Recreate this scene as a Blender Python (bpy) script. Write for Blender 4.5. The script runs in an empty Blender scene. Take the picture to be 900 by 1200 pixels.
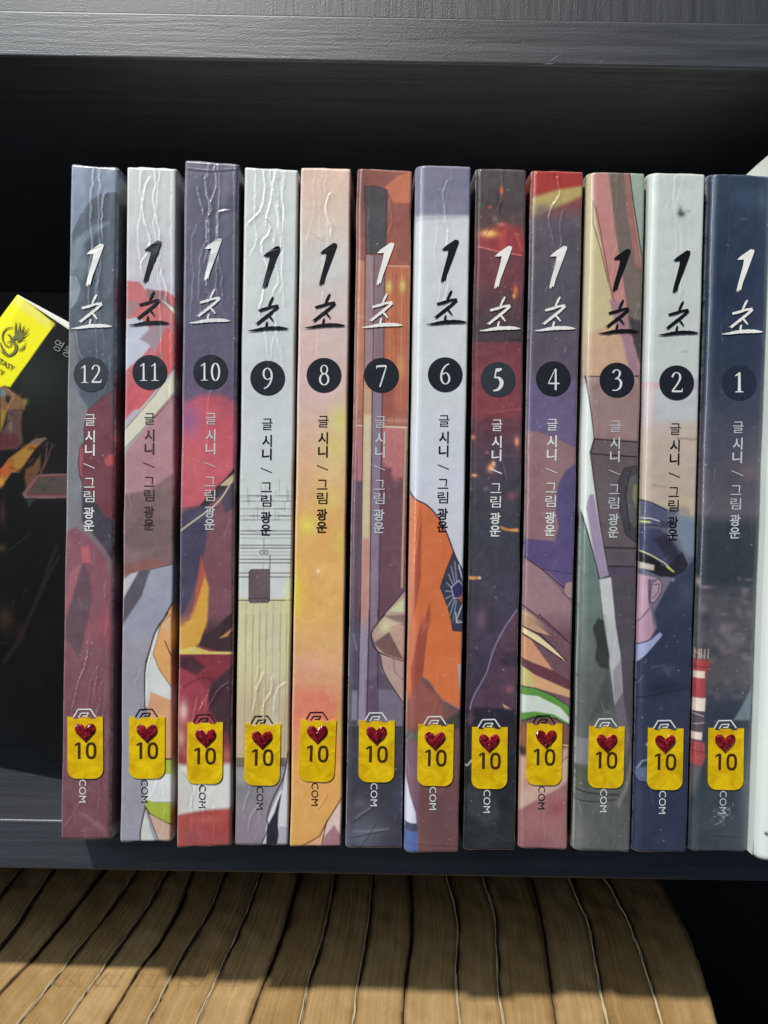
import bpy, math, random
import numpy as np
from mathutils import Matrix, Vector

# ------------------------------------------------------------------ camera, world, lamps, exposure
sc = bpy.context.scene
COL = sc.collection
F = 902.0                                   # focal length in photo pixels (photo is 900 x 1200)
ROLL, PITCH = math.radians(1.0), math.radians(0.7)
cd = bpy.data.cameras.new('camera')
cam = bpy.data.objects.new('camera', cd); COL.objects.link(cam)
cd.sensor_fit = 'HORIZONTAL'; cd.sensor_width = 36.0; cd.lens = 36.0 * F / 900.0
cd.clip_start = 0.01; cd.clip_end = 20.0
R0 = Matrix.Rotation(math.radians(90) - PITCH, 4, 'X') @ Matrix.Rotation(ROLL, 4, 'Z')
cam.matrix_world = R0
sc.camera = cam
sc.render.resolution_x, sc.render.resolution_y = 768, 1024

w = bpy.data.worlds.new('World'); sc.world = w; w.use_nodes = True
w.node_tree.nodes['Background'].inputs[0].default_value = (0.42, 0.58, 0.95, 1)
w.node_tree.nodes['Background'].inputs[1].default_value = 0.065

def area(name, loc, target, sx, sy, power, col, shape='RECTANGLE'):
    l = bpy.data.lights.new(name, 'AREA'); l.shape = shape; l.size = sx; l.size_y = sy
    l.energy = power; l.color = col
    o = bpy.data.objects.new(name, l); COL.objects.link(o)
    d = Vector(target) - Vector(loc)
    o.location = loc; o.rotation_euler = d.to_track_quat('-Z', 'Y').to_euler()
    return o
# low sun through the room's window (small, far lamp) and the soft window light round it
area('window_sun', (-1.00, -1.50, 2.86), (0, .237, 0), .19, .19, 164, (1.0, .955, .89), 'DISK')
area('window_sky', (-1.05, -1.12, .92), (-.05, .24, 0), .9, .9, 6.5, (.68, .88, 1.0))
area('highlight_strip', (-1.30, -.75, .52), (.05, .24, .0), .06, 1.45, 11.0, (.86, .95, 1.0))  # added tall narrow lamp, shaped to draw highlight streaks along the book edges

sc.view_settings.view_transform = 'Standard'
sc.view_settings.look = 'None'
sc.view_settings.exposure = 0.0
sc.view_settings.gamma = 1.0

# ------------------------------------------------------------------ helpers
random.seed(7); rng = np.random.default_rng(7)
RM = np.array(R0.to_3x3())

def rays(px, py):
    px = np.asarray(px, float); py = np.asarray(py, float)
    v = np.stack([(px - 450) / F, -(py - 600) / F, -np.ones_like(px)], -1)
    return v @ RM.T
def on_y(px, py, Y):                        # photo point -> world point on the upright plane at depth Y
    r = rays(px, py); return r * (np.asarray(Y) / r[..., 1])[..., None]
def on_z(px, py, Z):                        # photo point -> world point on a level plane
    r = rays(px, py); return r * (np.asarray(Z) / r[..., 2])[..., None]

def lin(c):
    c = np.clip(np.asarray(c, float) / 255.0, 0, 1)
    return np.where(c <= .04045, c / 12.92, ((c + .055) / 1.055) ** 2.4)

def mesh_obj(name, verts, faces, mat, parent=None, smooth=True, cols=None, attr='art'):
    me = bpy.data.meshes.new(name)
    if isinstance(faces, np.ndarray):
        n = faces.shape[1]
        me.vertices.add(len(verts)); me.vertices.foreach_set('co', np.asarray(verts, np.float32).ravel())
        me.loops.add(faces.size); me.loops.foreach_set('vertex_index', faces.astype(np.int32).ravel())
        me.polygons.add(len(faces))
        me.polygons.foreach_set('loop_start', np.arange(0, faces.size, n, dtype=np.int32))
        me.polygons.foreach_set('loop_total', np.full(len(faces), n, np.int32))
        me.update(calc_edges=True)
    else:
        me.from_pydata([tuple(map(float, v)) for v in verts], [], faces); me.update()
    if smooth:
        me.polygons.foreach_set('use_smooth', np.ones(len(me.polygons), bool))
    if cols is not None:
        a = me.color_attributes.new(attr, 'FLOAT_COLOR', 'POINT')
        c4 = np.ones((len(verts), 4), np.float32); c4[:, :3] = cols
        a.data.foreach_set('color', c4.ravel())
    me.materials.append(mat)
    o = bpy.data.objects.new(name, me); COL.objects.link(o)
    if parent is not None:
        o.parent = parent; o.matrix_parent_inverse = parent.matrix_world.inverted()
    return o

def empty(name, loc, label, cat, group=None):
    o = bpy.data.objects.new(name, None); COL.objects.link(o)
    o.empty_display_size = .01
    o.location = loc; o.matrix_world = Matrix.Translation(loc)
    o['label'] = label; o['category'] = cat
    if group: o['group'] = group
    return o

def grid_faces(nr, nc):                     # rows x columns of vertices
    i = np.arange(nr - 1)[:, None] * nc + np.arange(nc - 1)[None]
    return np.stack([i, i + nc, i + nc + 1, i + 1], -1).reshape(-1, 4)

def box(name, x0, x1, y0, y1, z0, z1, mat, parent=None, bev=0.0):
    import bmesh
    bm = bmesh.new(); bmesh.ops.create_cube(bm, size=1)
    for v in bm.verts:
        v.co = (x0 + (v.co.x + .5) * (x1 - x0), y0 + (v.co.y + .5) * (y1 - y0), z0 + (v.co.z + .5) * (z1 - z0))
    if bev: bmesh.ops.bevel(bm, geom=bm.edges[:], offset=bev, segments=3, affect='EDGES', profile=.5)
    me = bpy.data.meshes.new(name); bm.to_mesh(me); bm.free()
    me.materials.append(mat)
    o = bpy.data.objects.new(name, me); COL.objects.link(o)
    if parent is not None:
        o.parent = parent; o.matrix_parent_inverse = parent.matrix_world.inverted()
    return o

# ------------------------------------------------------------------ materials
def new_mat(name):
    m = bpy.data.materials.new(name); m.use_nodes = True
    nt = m.node_tree; b = nt.nodes['Principled BSDF']
    return m, nt, b
def N(nt, t, **kw):
    n = nt.nodes.new(t)
    for k, v in kw.items(): setattr(n, k, v)
    return n
def L(nt, a, b): nt.links.new(a, b)

def plain(name, rgb, rough=.5, spec=.5, bump=0, scale=400, coat=0):
    m, nt, b = new_mat(name)
    c = lin(rgb); b.inputs['Base Color'].default_value = (*c, 1)
    b.inputs['Roughness'].default_value = rough; b.inputs['Specular IOR Level'].default_value = spec
    b.inputs['Coat Weight'].default_value = coat
    tc = N(nt, 'ShaderNodeTexCoord')
    n = N(nt, 'ShaderNodeTexNoise'); n.inputs['Scale'].default_value = scale; n.inputs['Detail'].default_value = 4
    L(nt, tc.outputs['Object'], n.inputs['Vector'])
    mx = N(nt, 'ShaderNodeMix', data_type='RGBA', blend_type='MULTIPLY'); mx.inputs[0].default_value = .25
    mx.inputs[6].default_value = (*c, 1); L(nt, n.outputs['Fac'], mx.inputs[7]); 
    mul = N(nt, 'ShaderNodeMix', data_type='RGBA', blend_type='MIX'); mul.inputs[0].default_value = .5
    mul.inputs[6].default_value = (*c, 1); L(nt, mx.outputs[2], mul.inputs[7]); L(nt, mul.outputs[2], b.inputs['Base Color'])
    if bump:
        bp = N(nt, 'ShaderNodeBump'); bp.inputs['Strength'].default_value = bump; bp.inputs['Distance'].default_value = .0003
        L(nt, n.outputs['Fac'], bp.inputs['Height']); L(nt, bp.outputs['Normal'], b.inputs['Normal'])
    return m

def laminate(name, vertical=False, base=(.027, .031, .038), rough=.44, spec=1.0):
    m, nt, b = new_mat(name)
    tc = N(nt, 'ShaderNodeTexCoord'); mp = N(nt, 'ShaderNodeMapping')
    mp.inputs['Scale'].default_value = (260, 260, 9) if vertical else (9, 260, 260)
    L(nt, tc.outputs['Object'], mp.inputs['Vector'])
    n = N(nt, 'ShaderNodeTexNoise'); n.inputs['Scale'].default_value = 1.6; n.inputs['Detail'].default_value = 8; n.inputs['Roughness'].default_value = .65
    L(nt, mp.outputs[0], n.inputs['Vector'])
    f = N(nt, 'ShaderNodeTexNoise'); f.inputs['Scale'].default_value = 2400; f.inputs['Detail'].default_value = 3
    L(nt, tc.outputs['Object'], f.inputs['Vector'])
    mp2 = N(nt, 'ShaderNodeMapping'); mp2.inputs['Scale'].default_value = (900, 900, 60) if vertical else (60, 900, 900)
    L(nt, tc.outputs['Object'], mp2.inputs['Vector'])
    g = N(nt, 'ShaderNodeTexNoise'); g.inputs['Scale'].default_value = 1; g.inputs['Detail'].default_value = 6
    L(nt, mp2.outputs[0], g.inputs['Vector'])
    cr = N(nt, 'ShaderNodeValToRGB')
    cr.color_ramp.elements[0].position = .3; cr.color_ramp.elements[0].color = (base[0] * .72, base[1] * .72, base[2] * .72, 1)
    cr.color_ramp.elements[1].position = .72; cr.color_ramp.elements[1].color = (base[0] * 1.4, base[1] * 1.4, base[2] * 1.4, 1)
    L(nt, n.outputs['Fac'], cr.inputs['Fac']); L(nt, cr.outputs[0], b.inputs['Base Color'])
    ad = N(nt, 'ShaderNodeMath', operation='ADD'); L(nt, g.outputs['Fac'], ad.inputs[0])
    m2 = N(nt, 'ShaderNodeMath', operation='MULTIPLY'); m2.inputs[1].default_value = 1.0; L(nt, f.outputs['Fac'], m2.inputs[0]); L(nt, m2.outputs[0], ad.inputs[1])
    ad2 = N(nt, 'ShaderNodeMath', operation='MULTIPLY_ADD'); ad2.inputs[1].default_value = .45; L(nt, n.outputs['Fac'], ad2.inputs[0]); L(nt, ad.outputs[0], ad2.inputs[2])
    bp = N(nt, 'ShaderNodeBump'); bp.inputs['Strength'].default_value = .5; bp.inputs['Distance'].default_value = .00019
    L(nt, ad2.outputs[0], bp.inputs['Height']); L(nt, bp.outputs['Normal'], b.inputs['Normal'])
    rr = N(nt, 'ShaderNodeMapRange'); rr.inputs['To Min'].default_value = rough - .12; rr.inputs['To Max'].default_value = rough + .15
    L(nt, n.outputs['Fac'], rr.inputs['Value']); L(nt, rr.outputs[0], b.inputs['Roughness'])
    b.inputs['Specular IOR Level'].default_value = spec
    return m

def printed(name, rough=.36, spec=.5, bump=.10, scale=1300, coat=0.0):
    m, nt, b = new_mat(name)
    at = N(nt, 'ShaderNodeAttribute'); at.attribute_name = 'art'
    tc = N(nt, 'ShaderNodeTexCoord')
    n = N(nt, 'ShaderNodeTexNoise'); n.inputs['Scale'].default_value = scale; n.inputs['Detail'].default_value = 5
    L(nt, tc.outputs['Object'], n.inputs['Vector'])
    n2 = N(nt, 'ShaderNodeTexNoise'); n2.inputs['Scale'].default_value = 90; n2.inputs['Detail'].default_value = 4
    L(nt, tc.outputs['Object'], n2.inputs['Vector'])
    mr = N(nt, 'ShaderNodeMapRange'); mr.inputs['To Min'].default_value = .95; mr.inputs['To Max'].default_value = 1.05
    L(nt, n.outputs['Fac'], mr.inputs['Value'])
    mx = N(nt, 'ShaderNodeMix', data_type='RGBA', blend_type='MULTIPLY'); mx.inputs[0].default_value = 1
    L(nt, at.outputs['Color'], mx.inputs[6]); L(nt, mr.outputs[0], mx.inputs[7]); L(nt, mx.outputs[2], b.inputs['Base Color'])
    ad = N(nt, 'ShaderNodeMath', operation='MULTIPLY_ADD'); ad.inputs[1].default_value = 0.9
    L(nt, n2.outputs['Fac'], ad.inputs[0]); L(nt, n.outputs['Fac'], ad.inputs[2])
    bp = N(nt, 'ShaderNodeBump'); bp.inputs['Strength'].default_value = bump; bp.inputs['Distance'].default_value = .0002
    L(nt, ad.outputs[0], bp.inputs['Height']); L(nt, bp.outputs['Normal'], b.inputs['Normal'])
    rr = N(nt, 'ShaderNodeMapRange'); rr.inputs['To Min'].default_value = rough - .1; rr.inputs['To Max'].default_value = rough + .12
    L(nt, n2.outputs['Fac'], rr.inputs['Value']); L(nt, rr.outputs[0], b.inputs['Roughness'])
    b.inputs['Specular IOR Level'].default_value = spec
    b.inputs['Coat Weight'].default_value = coat; b.inputs['Coat Roughness'].default_value = .13
    return m

M_lam = laminate('dark_wood_laminate')
M_lamv = laminate('dark_wood_laminate_upright', True)
M_back = laminate('dark_back_board', base=(.022, .022, .027), rough=.6, spec=.5)
M_spine = printed('laminated_printed_card', rough=.34, coat=.5)
M_page = plain('cream_page_edges', (244, 242, 232), .8, .2, .5, 500)
M_oldpage = printed('yellowed_page_edges', .8, .15, .6, 700)
M_oldcover = plain('worn_paperback_cover', (206, 190, 156), .55, .4, .3, 300)
M_oldcoverd = plain('dark_paperback_cover', (96, 80, 58), .55, .4, .3, 300)
M_white_ink = plain('white_print', (222, 224, 222), .4, .4)
M_grey_ink = plain('pale_grey_print', (192, 197, 200), .4, .4)
M_black_ink = plain('black_print', (18, 20, 24), .35, .4)
M_brown_ink = plain('brown_print', (66, 50, 52), .4, .4)
M_badge = plain('charcoal_print', (30, 33, 42), .38, .45)
M_badge_d = plain('navy_print', (38, 45, 62), .38, .45)
M_badge_g = plain('smoky_print', (50, 54, 62), .38, .45)
M_sticker_ink = plain('sticker_numeral_print', (62, 44, 14), .4, .4)
M_emblem_dk = plain('dark_emblem_print', (35, 34, 32), .4, .4)
M_scratch = plain('scratched_laminate', (128, 130, 130), .7, .3)

def sticker_mat():
    m, nt, b = new_mat('yellow_foil_sticker')
    tc = N(nt, 'ShaderNodeTexCoord')
    n = N(nt, 'ShaderNodeTexNoise'); n.inputs['Scale'].default_value = 220; n.inputs['Detail'].default_value = 5; n.inputs['Distortion'].default_value = .8
    L(nt, tc.outputs['Object'], n.inputs['Vector'])
    cr = N(nt, 'ShaderNodeValToRGB')
    cr.color_ramp.elements[0].position = .3; cr.color_ramp.elements[0].color = (*lin((200, 156, 4)), 1)
    cr.color_ramp.elements[1].position = .7; cr.color_ramp.elements[1].color = (*lin((232, 198, 14)), 1)
    L(nt, n.outputs['Fac'], cr.inputs['Fac']); L(nt, cr.outputs[0], b.inputs['Base Color'])
    bp = N(nt, 'ShaderNodeBump'); bp.inputs['Strength'].default_value = .6; bp.inputs['Distance'].default_value = .0005
    L(nt, n.outputs['Fac'], bp.inputs['Height']); L(nt, bp.outputs['Normal'], b.inputs['Normal'])
    b.inputs['Roughness'].default_value = .24; b.inputs['Specular IOR Level'].default_value = .6; b.inputs['Coat Weight'].default_value = .3
    return m
M_sticker = sticker_mat()
def gem_mat():
    m, nt, b = new_mat('red_glitter_gem')
    tc = N(nt, 'ShaderNodeTexCoord')
    v = N(nt, 'ShaderNodeTexVoronoi'); v.inputs['Scale'].default_value = 1500
    L(nt, tc.outputs['Object'], v.inputs['Vector'])
    cr = N(nt, 'ShaderNodeValToRGB')
    cr.color_ramp.elements[0].position = .2; cr.color_ramp.elements[0].color = (*lin((92, 10, 18)), 1)
    cr.color_ramp.elements[1].position = .9; cr.color_ramp.elements[1].color = (*lin((168, 36, 48)), 1)
    sp = N(nt, 'ShaderNodeSeparateColor'); L(nt, v.outputs['Color'], sp.inputs[0])
    L(nt, sp.outputs[0], cr.inputs['Fac']); L(nt, cr.outputs[0], b.inputs['Base Color'])
    b.inputs['Roughness'].default_value = .16; b.inputs['Metallic'].default_value = .25
    b.inputs['Coat Weight'].default_value = .8; b.inputs['Coat Roughness'].default_value = .05
    return m
M_gem = gem_mat()

# ------------------------------------------------------------------ the bookcase
YF = .248                                    # front plane of the boards
z_top = float(on_y(35, 960.5, YF)[2]); z_bot = float(on_y(450, 1025.5, YF)[2])
z_up0 = float(on_y(450, 73, YF)[2]); z_up1 = float(on_y(450, 19.5, YF)[2])
YB = YF + .285
case = empty('bookcase', (0, YF + .14, z_top - .29), 'black woodgrain laminate bookcase whose shelves hold every book in view', 'bookcase')
box('shelf', -.62, .62, YF, YB, z_bot, z_top, M_lam, case, .0007)
sh2 = box('shelf', -.62, .62, YF, YB, z_up0, z_up1, M_lam, case, .0007)
box('upper_panel', -.62, .62, YF + .0015, YF + .018, z_up1 + .0002, z_up1 + .12, M_lamv, case, .0006)
box('back_panel', -.62, .62, YB + .0005, YB + .006, z_bot - .27, z_up1 + .12, M_back, case)
box('side_panel', -.636, -.6205, YF - .001, YB + .006, z_bot - .285, z_up1 + .12, M_lamv, case, .0006)
box('side_panel', .6205, .636, YF - .001, YB + .006, z_bot - .285, z_up1 + .12, M_lamv, case, .0006)
zl = z_bot - .2435
box('shelf', -.62, .62, YF, YB, zl - .016, zl, M_lam, case, .0007)

# strokes: a ribbon along a polyline (2-D, any units); returns verts2d, faces
def ribbon(pts, ws):
    pts = np.asarray(pts, float); n = len(pts)
    ws = np.asarray(ws, float) if np.ndim(ws) else np.full(n, ws, float)
    t = np.gradient(pts, axis=0); t /= np.maximum(np.linalg.norm(t, axis=1), 1e-9)[:, None]
    nn = np.stack([-t[:, 1], t[:, 0]], -1)
    v = np.concatenate([pts + nn * ws[:, None] / 2, pts - nn * ws[:, None] / 2])
    f = [(i, i + 1, n + i + 1, n + i) for i in range(n - 1)]
    return v, f
def catmull(pts, k=6, closed=False):
    p = np.asarray(pts, float); n = len(p); out = []
    rngi = range(n) if closed else range(n - 1)
    for i in rngi:
        if closed: a, b, c, d = p[(i - 1) % n], p[i], p[(i + 1) % n], p[(i + 2) % n]
        else: a, b, c, d = p[max(i - 1, 0)], p[i], p[i + 1], p[min(i + 2, n - 1)]
        for s in range(k):
            t = s / k
            out.append(.5 * ((2 * b) + (-a + c) * t + (2 * a - 5 * b + 4 * c - d) * t * t + (-a + 3 * b - 3 * c + d) * t ** 3))
    if not closed: out.append(p[-1])
    return np.array(out)

class Print:                                 # flat print gathered in photo coordinates, laid on a book front
    def __init__(s): s.v = []; s.f = []; s.off = []; s.k = 0
    def add(s, v, f):
        b = len(s.v); s.v += [tuple(q) for q in v]; s.f += [tuple(b + i for i in q) for q in f]
        s.off += [s.k * 6e-6] * len(v); s.k += 1
    def build(s, name, mat, parent, Y, off, height=None, smooth=False):
        v = np.array(s.v); h = height(v[:, 0], v[:, 1]) if height else 0
        P = on_y(v[:, 0], v[:, 1], Y - off - np.array(s.off) - h)
        return mesh_obj(name, P, s.f, mat, parent, smooth)

# scratches on the upper board's front edge
for (x0, y0, x1, y1, wd) in ((515, 69, 549, 47, .8), (540, 51, 552, 45, .6), (643, 73, 657, 63, 1.1), (636, 75, 650, 74.5, .9), (700, 75, 708, 70, .8), (612, 47, 614, 53, .7)):
    pr = Print(); pr.add(*ribbon([(x0, y0), ((x0 + x1) / 2 + .6, (y0 + y1) / 2), (x1, y1)], [.1, wd, .1]))
    pr.build('scratch', M_scratch, sh2, YF, .00008)

# ------------------------------------------------------------------ painting printed art on a vertex grid
CX = {1: 60, 2: 270, 3: 470, 4: 670}; CY = {'A': 170, 'B': 440, 'C': 720}; ZS = 3.8705
def Z(c, pts):
    p = np.asarray(pts, float)
    if c is None: return p
    return p / ZS + np.array([CX[int(c[1])], CY[c[0]]])

def vnoise(x, y, s, seed=0):                 # smooth value noise
    r = np.random.default_rng(seed); T = r.random((64, 64))
    x = x / s; y = y / s; xi = np.floor(x).astype(int); yi = np.floor(y).astype(int)
    fx = x - xi; fy = y - yi; fx = fx * fx * (3 - 2 * fx); fy = fy * fy * (3 - 2 * fy)
    g = lambda a, b: T[a % 64, b % 64]
    return (g(xi, yi) * (1 - fx) + g(xi + 1, yi) * fx) * (1 - fy) + (g(xi, yi + 1) * (1 - fx) + g(xi + 1, yi + 1) * fx) * fy

class Art:
    def __init__(s, X, Y): s.X = X.ravel(); s.Y = Y.ravel(); s.c = np.zeros((s.X.size, 3))
    def mix(s, idx, a, col):
        a = a[:, None]; s.c[idx] = s.c[idx] * (1 - a) + np.asarray(col, float) * a
    def g(s, stops):                         # vertical gradient by photo row
        ys = [t[0] for t in stops]
        for k in range(3): s.c[:, k] = np.interp(s.Y, ys, [t[1][k] for t in stops])
    def _near(s, P, m):
        lo = P.min(0) - m; hi = P.max(0) + m
        return np.nonzero((s.X > lo[0]) & (s.X < hi[0]) & (s.Y > lo[1]) & (s.Y < hi[1]))[0]
    def _dist(s, P, idx, closed):
        x = s.X[idx]; y = s.Y[idx]; d = np.full(x.size, 1e9); ins = np.zeros(x.size, bool)
        n = len(P)
        for i in range(n if closed else n - 1):
            a = P[i]; b = P[(i + 1) % n]; e = b - a; L2 = max(e @ e, 1e-9)
            t = np.clip(((x - a[0]) * e[0] + (y - a[1]) * e[1]) / L2, 0, 1)
            d = np.minimum(d, np.hypot(x - a[0] - t * e[0], y - a[1] - t * e[1]))
            if closed and a[1] != b[1]:
                c = ((a[1] > y) != (b[1] > y)) & (x < (b[0] - a[0]) * (y - a[1]) / (b[1] - a[1]) + a[0]); ins ^= c
        return d, ins
    def p(s, c, pts, col, soft=.6, al=1.0, out=None, sm=False):
        P = Z(c, pts)
        if sm: P = catmull(P, 4, True)
        idx = s._near(P, soft + 1)
        if idx.size:
            d, ins = s._dist(P, idx, True); sd = np.where(ins, d, -d)
            m = 1.0
            ymin = min(q[1] for q in pts)
            if c and c[0] == 'C' and ymin < 10: m = np.clip((s.Y[idx] - 718) / 26, 0, 1)
            if c and c[0] == 'B' and ymin < 45: m = np.clip((s.Y[idx] - 438) / 14, 0, 1)
            if c and c[0] == 'B' and max(q[1] for q in pts) > 1190: m = m * np.clip((764 - s.Y[idx]) / 24, 0, 1)
            s.mix(idx, np.clip(.5 + sd / (2 * soft), 0, 1) * al * m, col)
        if out is not None:
            cl = list(pts) + [pts[0]]
            for u, v in zip(cl[:-1], cl[1:]):
                if c and (min(u[1], v[1]) > 1090 or (c[0] == 'C' and min(u[1], v[1]) > 1020) or max(u[1], v[1]) < 0): continue
                s.l(c, [u, v], .8, out)
    def l(s, c, pts, w, col, al=1.0, sm=False, soft=.45):
        P = Z(c, pts)
        if sm: P = catmull(P, 4)
        idx = s._near(P, w + 1)
        if idx.size:
            d, _ = s._dist(P, idx, False)
            s.mix(idx, np.clip(.5 + (w / 2 - d) / (2 * soft), 0, 1) * al, col)
    def b(s, c, cx, cy, rx, ry, col, al=1.0):  # soft blob
        q = Z(c, [(cx, cy)])[0]
        if c: rx /= ZS; ry /= ZS
        r2 = ((s.X - q[0]) / rx) ** 2 + ((s.Y - q[1]) / ry) ** 2
        idx = np.nonzero(r2 < 4)[0]
        s.mix(idx, np.exp(-r2[idx] * 1.6) * al, col)
    def mottle(s, sc, amt, seed, y0=0, y1=2000):
        m = (s.Y > y0) & (s.Y < y1)
        n = (vnoise(s.X, s.Y, sc, seed) - .5) * .6
        s.c += (n * amt * m)[:, None]

def hangul(body, size, offset=0.0):          # text -> 2-D mesh in em units, cached
    key = (body, offset)
    if key not in hangul.cache:
        cu = bpy.data.curves.new('tmp', 'FONT'); cu.body = body; cu.size = 1.0; cu.offset = offset
        cu.resolution_u = 3
        o = bpy.data.objects.new('tmp', cu); COL.objects.link(o)
        dg = bpy.context.evaluated_depsgraph_get(); dg.update()
        me = bpy.data.meshes.new_from_object(o.evaluated_get(dg))
        v = np.array([tuple(q.co)[:2] for q in me.vertices]) if len(me.vertices) else np.zeros((0, 2))
        f = [tuple(q.vertices) for q in me.polygons]
        bpy.data.objects.remove(o); bpy.data.curves.remove(cu); bpy.data.meshes.remove(me)
        hangul.cache[key] = (v, f)
    v, f = hangul.cache[key]
    return v * size, f
hangul.cache = {}

# serif numerals as pen strokes: (points, widths), unit height, y up
def arc(cx, cy, rx, ry, a0, a1, n=22):
    a = np.radians(np.linspace(a0, a1, n)); return np.stack([cx + rx * np.cos(a), cy + ry * np.sin(a)], -1)
def pen(pts, wmin, wmax, k=6):               # broad pen: thick where the stroke runs up and down
    p = catmull(pts, k) if k else np.asarray(pts, float)
    t = np.gradient(p, axis=0); t /= np.maximum(np.linalg.norm(t, axis=1), 1e-9)[:, None]
    return p, wmin + (wmax - wmin) * np.abs(t[:, 1]) ** 1.6
DIG = {
 '1': [([(.26, .02), (.26, .5), (.26, .96)], [.12, .10, .09]), ([(.06, .80), (.16, .86), (.28, .97)], [.03, .06, .05]), ([(.06, .02), (.26, .035), (.46, .02)], [.03, .05, .03])],
 '2': [pen([(.05, .74), (.12, .9), (.26, .97), (.40, .88), (.43, .70), (.34, .48), (.18, .24), (.04, .06)], .04, .10), ([(.03, .05), (.25, .05), (.50, .05)], [.08, .10, .08]), ([(.50, .03), (.53, .12), (.55, .2)], [.09, .05, .02])],
 '3': [pen([(.06, .82), (.14, .93), (.26, .97), (.40, .87), (.38, .68), (.26, .56), (.17, .52)], .04, .10), pen([(.17, .53), (.34, .52), (.46, .36), (.42, .12), (.26, -.02), (.04, -.03)], .05, .12)],
 '4': [([(.38, -.08), (.38, .4), (.38, .96)], [.10, .10, .08]), ([(.36, .95), (.2, .62), (.02, .25)], [.04, .04, .04]), ([(.02, .24), (.26, .24), (.56, .24)], [.06, .08, .07])],
 '5': [([(.14, .92), (.28, .93), (.44, .98)], [.12, .13, .06]), ([(.17, .92), (.13, .74), (.10, .56)], [.06, .05, .05]), pen([(.09, .56), (.28, .55), (.43, .36), (.38, .12), (.22, -.04), (.03, -.08)], .06, .15)],
 '6': [pen([(.44, 1.0), (.26, .88), (.12, .66), (.06, .38), (.12, .12), (.27, .01), (.42, .11), (.46, .32), (.38, .50), (.26, .56), (.14, .48)], .04, .10)],
 '7': [([(.02, .90), (.25, .92), (.50, .92)], [.09, .10, .09]), ([(.50, .92), (.36, .46), (.18, -.10)], [.05, .07, .07]), ([(.03, .92), (.02, .84), (.01, .78)], [.05, .04, .02])],
 '8': [pen(arc(.27, .75, .155, .21, -90, 270), .045, .08, 0), pen(arc(.27, .27, .205, .27, -90, 270), .05, .10, 0)],
 '9': [pen([(.08, -.04), (.26, .06), (.40, .28), (.46, .56), (.40, .84), (.25, .95), (.10, .85), (.06, .64), (.14, .46), (.27, .40), (.40, .48)], .04, .10)],
 '0': [pen(arc(.25, .48, .20, .47, -90, 270, 30), .04, .11, 0)],
}

TITLE_ONE = [(47.0, 11.0), (43, 10.2), (36, 15), (31, 18.5), (27, 22.5), (31, 22.8), (35, 22.2), (34, 29), (31, 40), (28.2, 50), (25.8, 60.5), (27.6, 58.2), (27.8, 61), (30.2, 57), (31.2, 59), (33.8, 49), (38, 38), (42.5, 26), (47, 13.5)]
TITLE_STROKES = [
 ([(39, 71), (36.5, 75.5), (33.5, 82)], [1.6, 2.8, 1.9]),
 ([(21.5, 87), (30, 84.8), (37, 82.5), (45, 81.5)], [2.6, 3.2, 2.5, 3.2]),
 ([(45, 82), (39, 87.5), (31, 94), (24, 99.5), (20, 103.5)], [2.8, 3.0, 3.4, 3.0, 1.8]),
 ([(30, 94), (24, 98.5), (17.5, 103)], [1.2, 1.5, .4]),
 ([(33, 92), (36.5, 96), (39.5, 100)], [1.6, 2.4, 1.0]),
 ([(32, 100), (31, 104), (30.5, 109)], [1.8, 2.5, 2.3]),
 ([(9, 110.8), (17, 110.2), (25, 108.8), (34, 107.8), (46, 107.6), (52, 108), (57, 108.2)], [.4, 2.4, 3.6, 4.2, 4.0, 2.8, .4])]

def rrect(x0, y0, x1, y1, rb, n=6):          # rounded lower corners, photo rows grow downward
    P = [(x0, y0)]
    P += [(x0 + rb - rb * math.cos(a), y1 - rb + rb * math.sin(a)) for a in np.linspace(0, math.pi / 2, n)]
    P += [(x1 - rb + rb * math.sin(a), y1 - rb + rb * math.cos(a)) for a in np.linspace(0, math.pi / 2, n)]
    P += [(x1, y0)]
    return P

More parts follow.
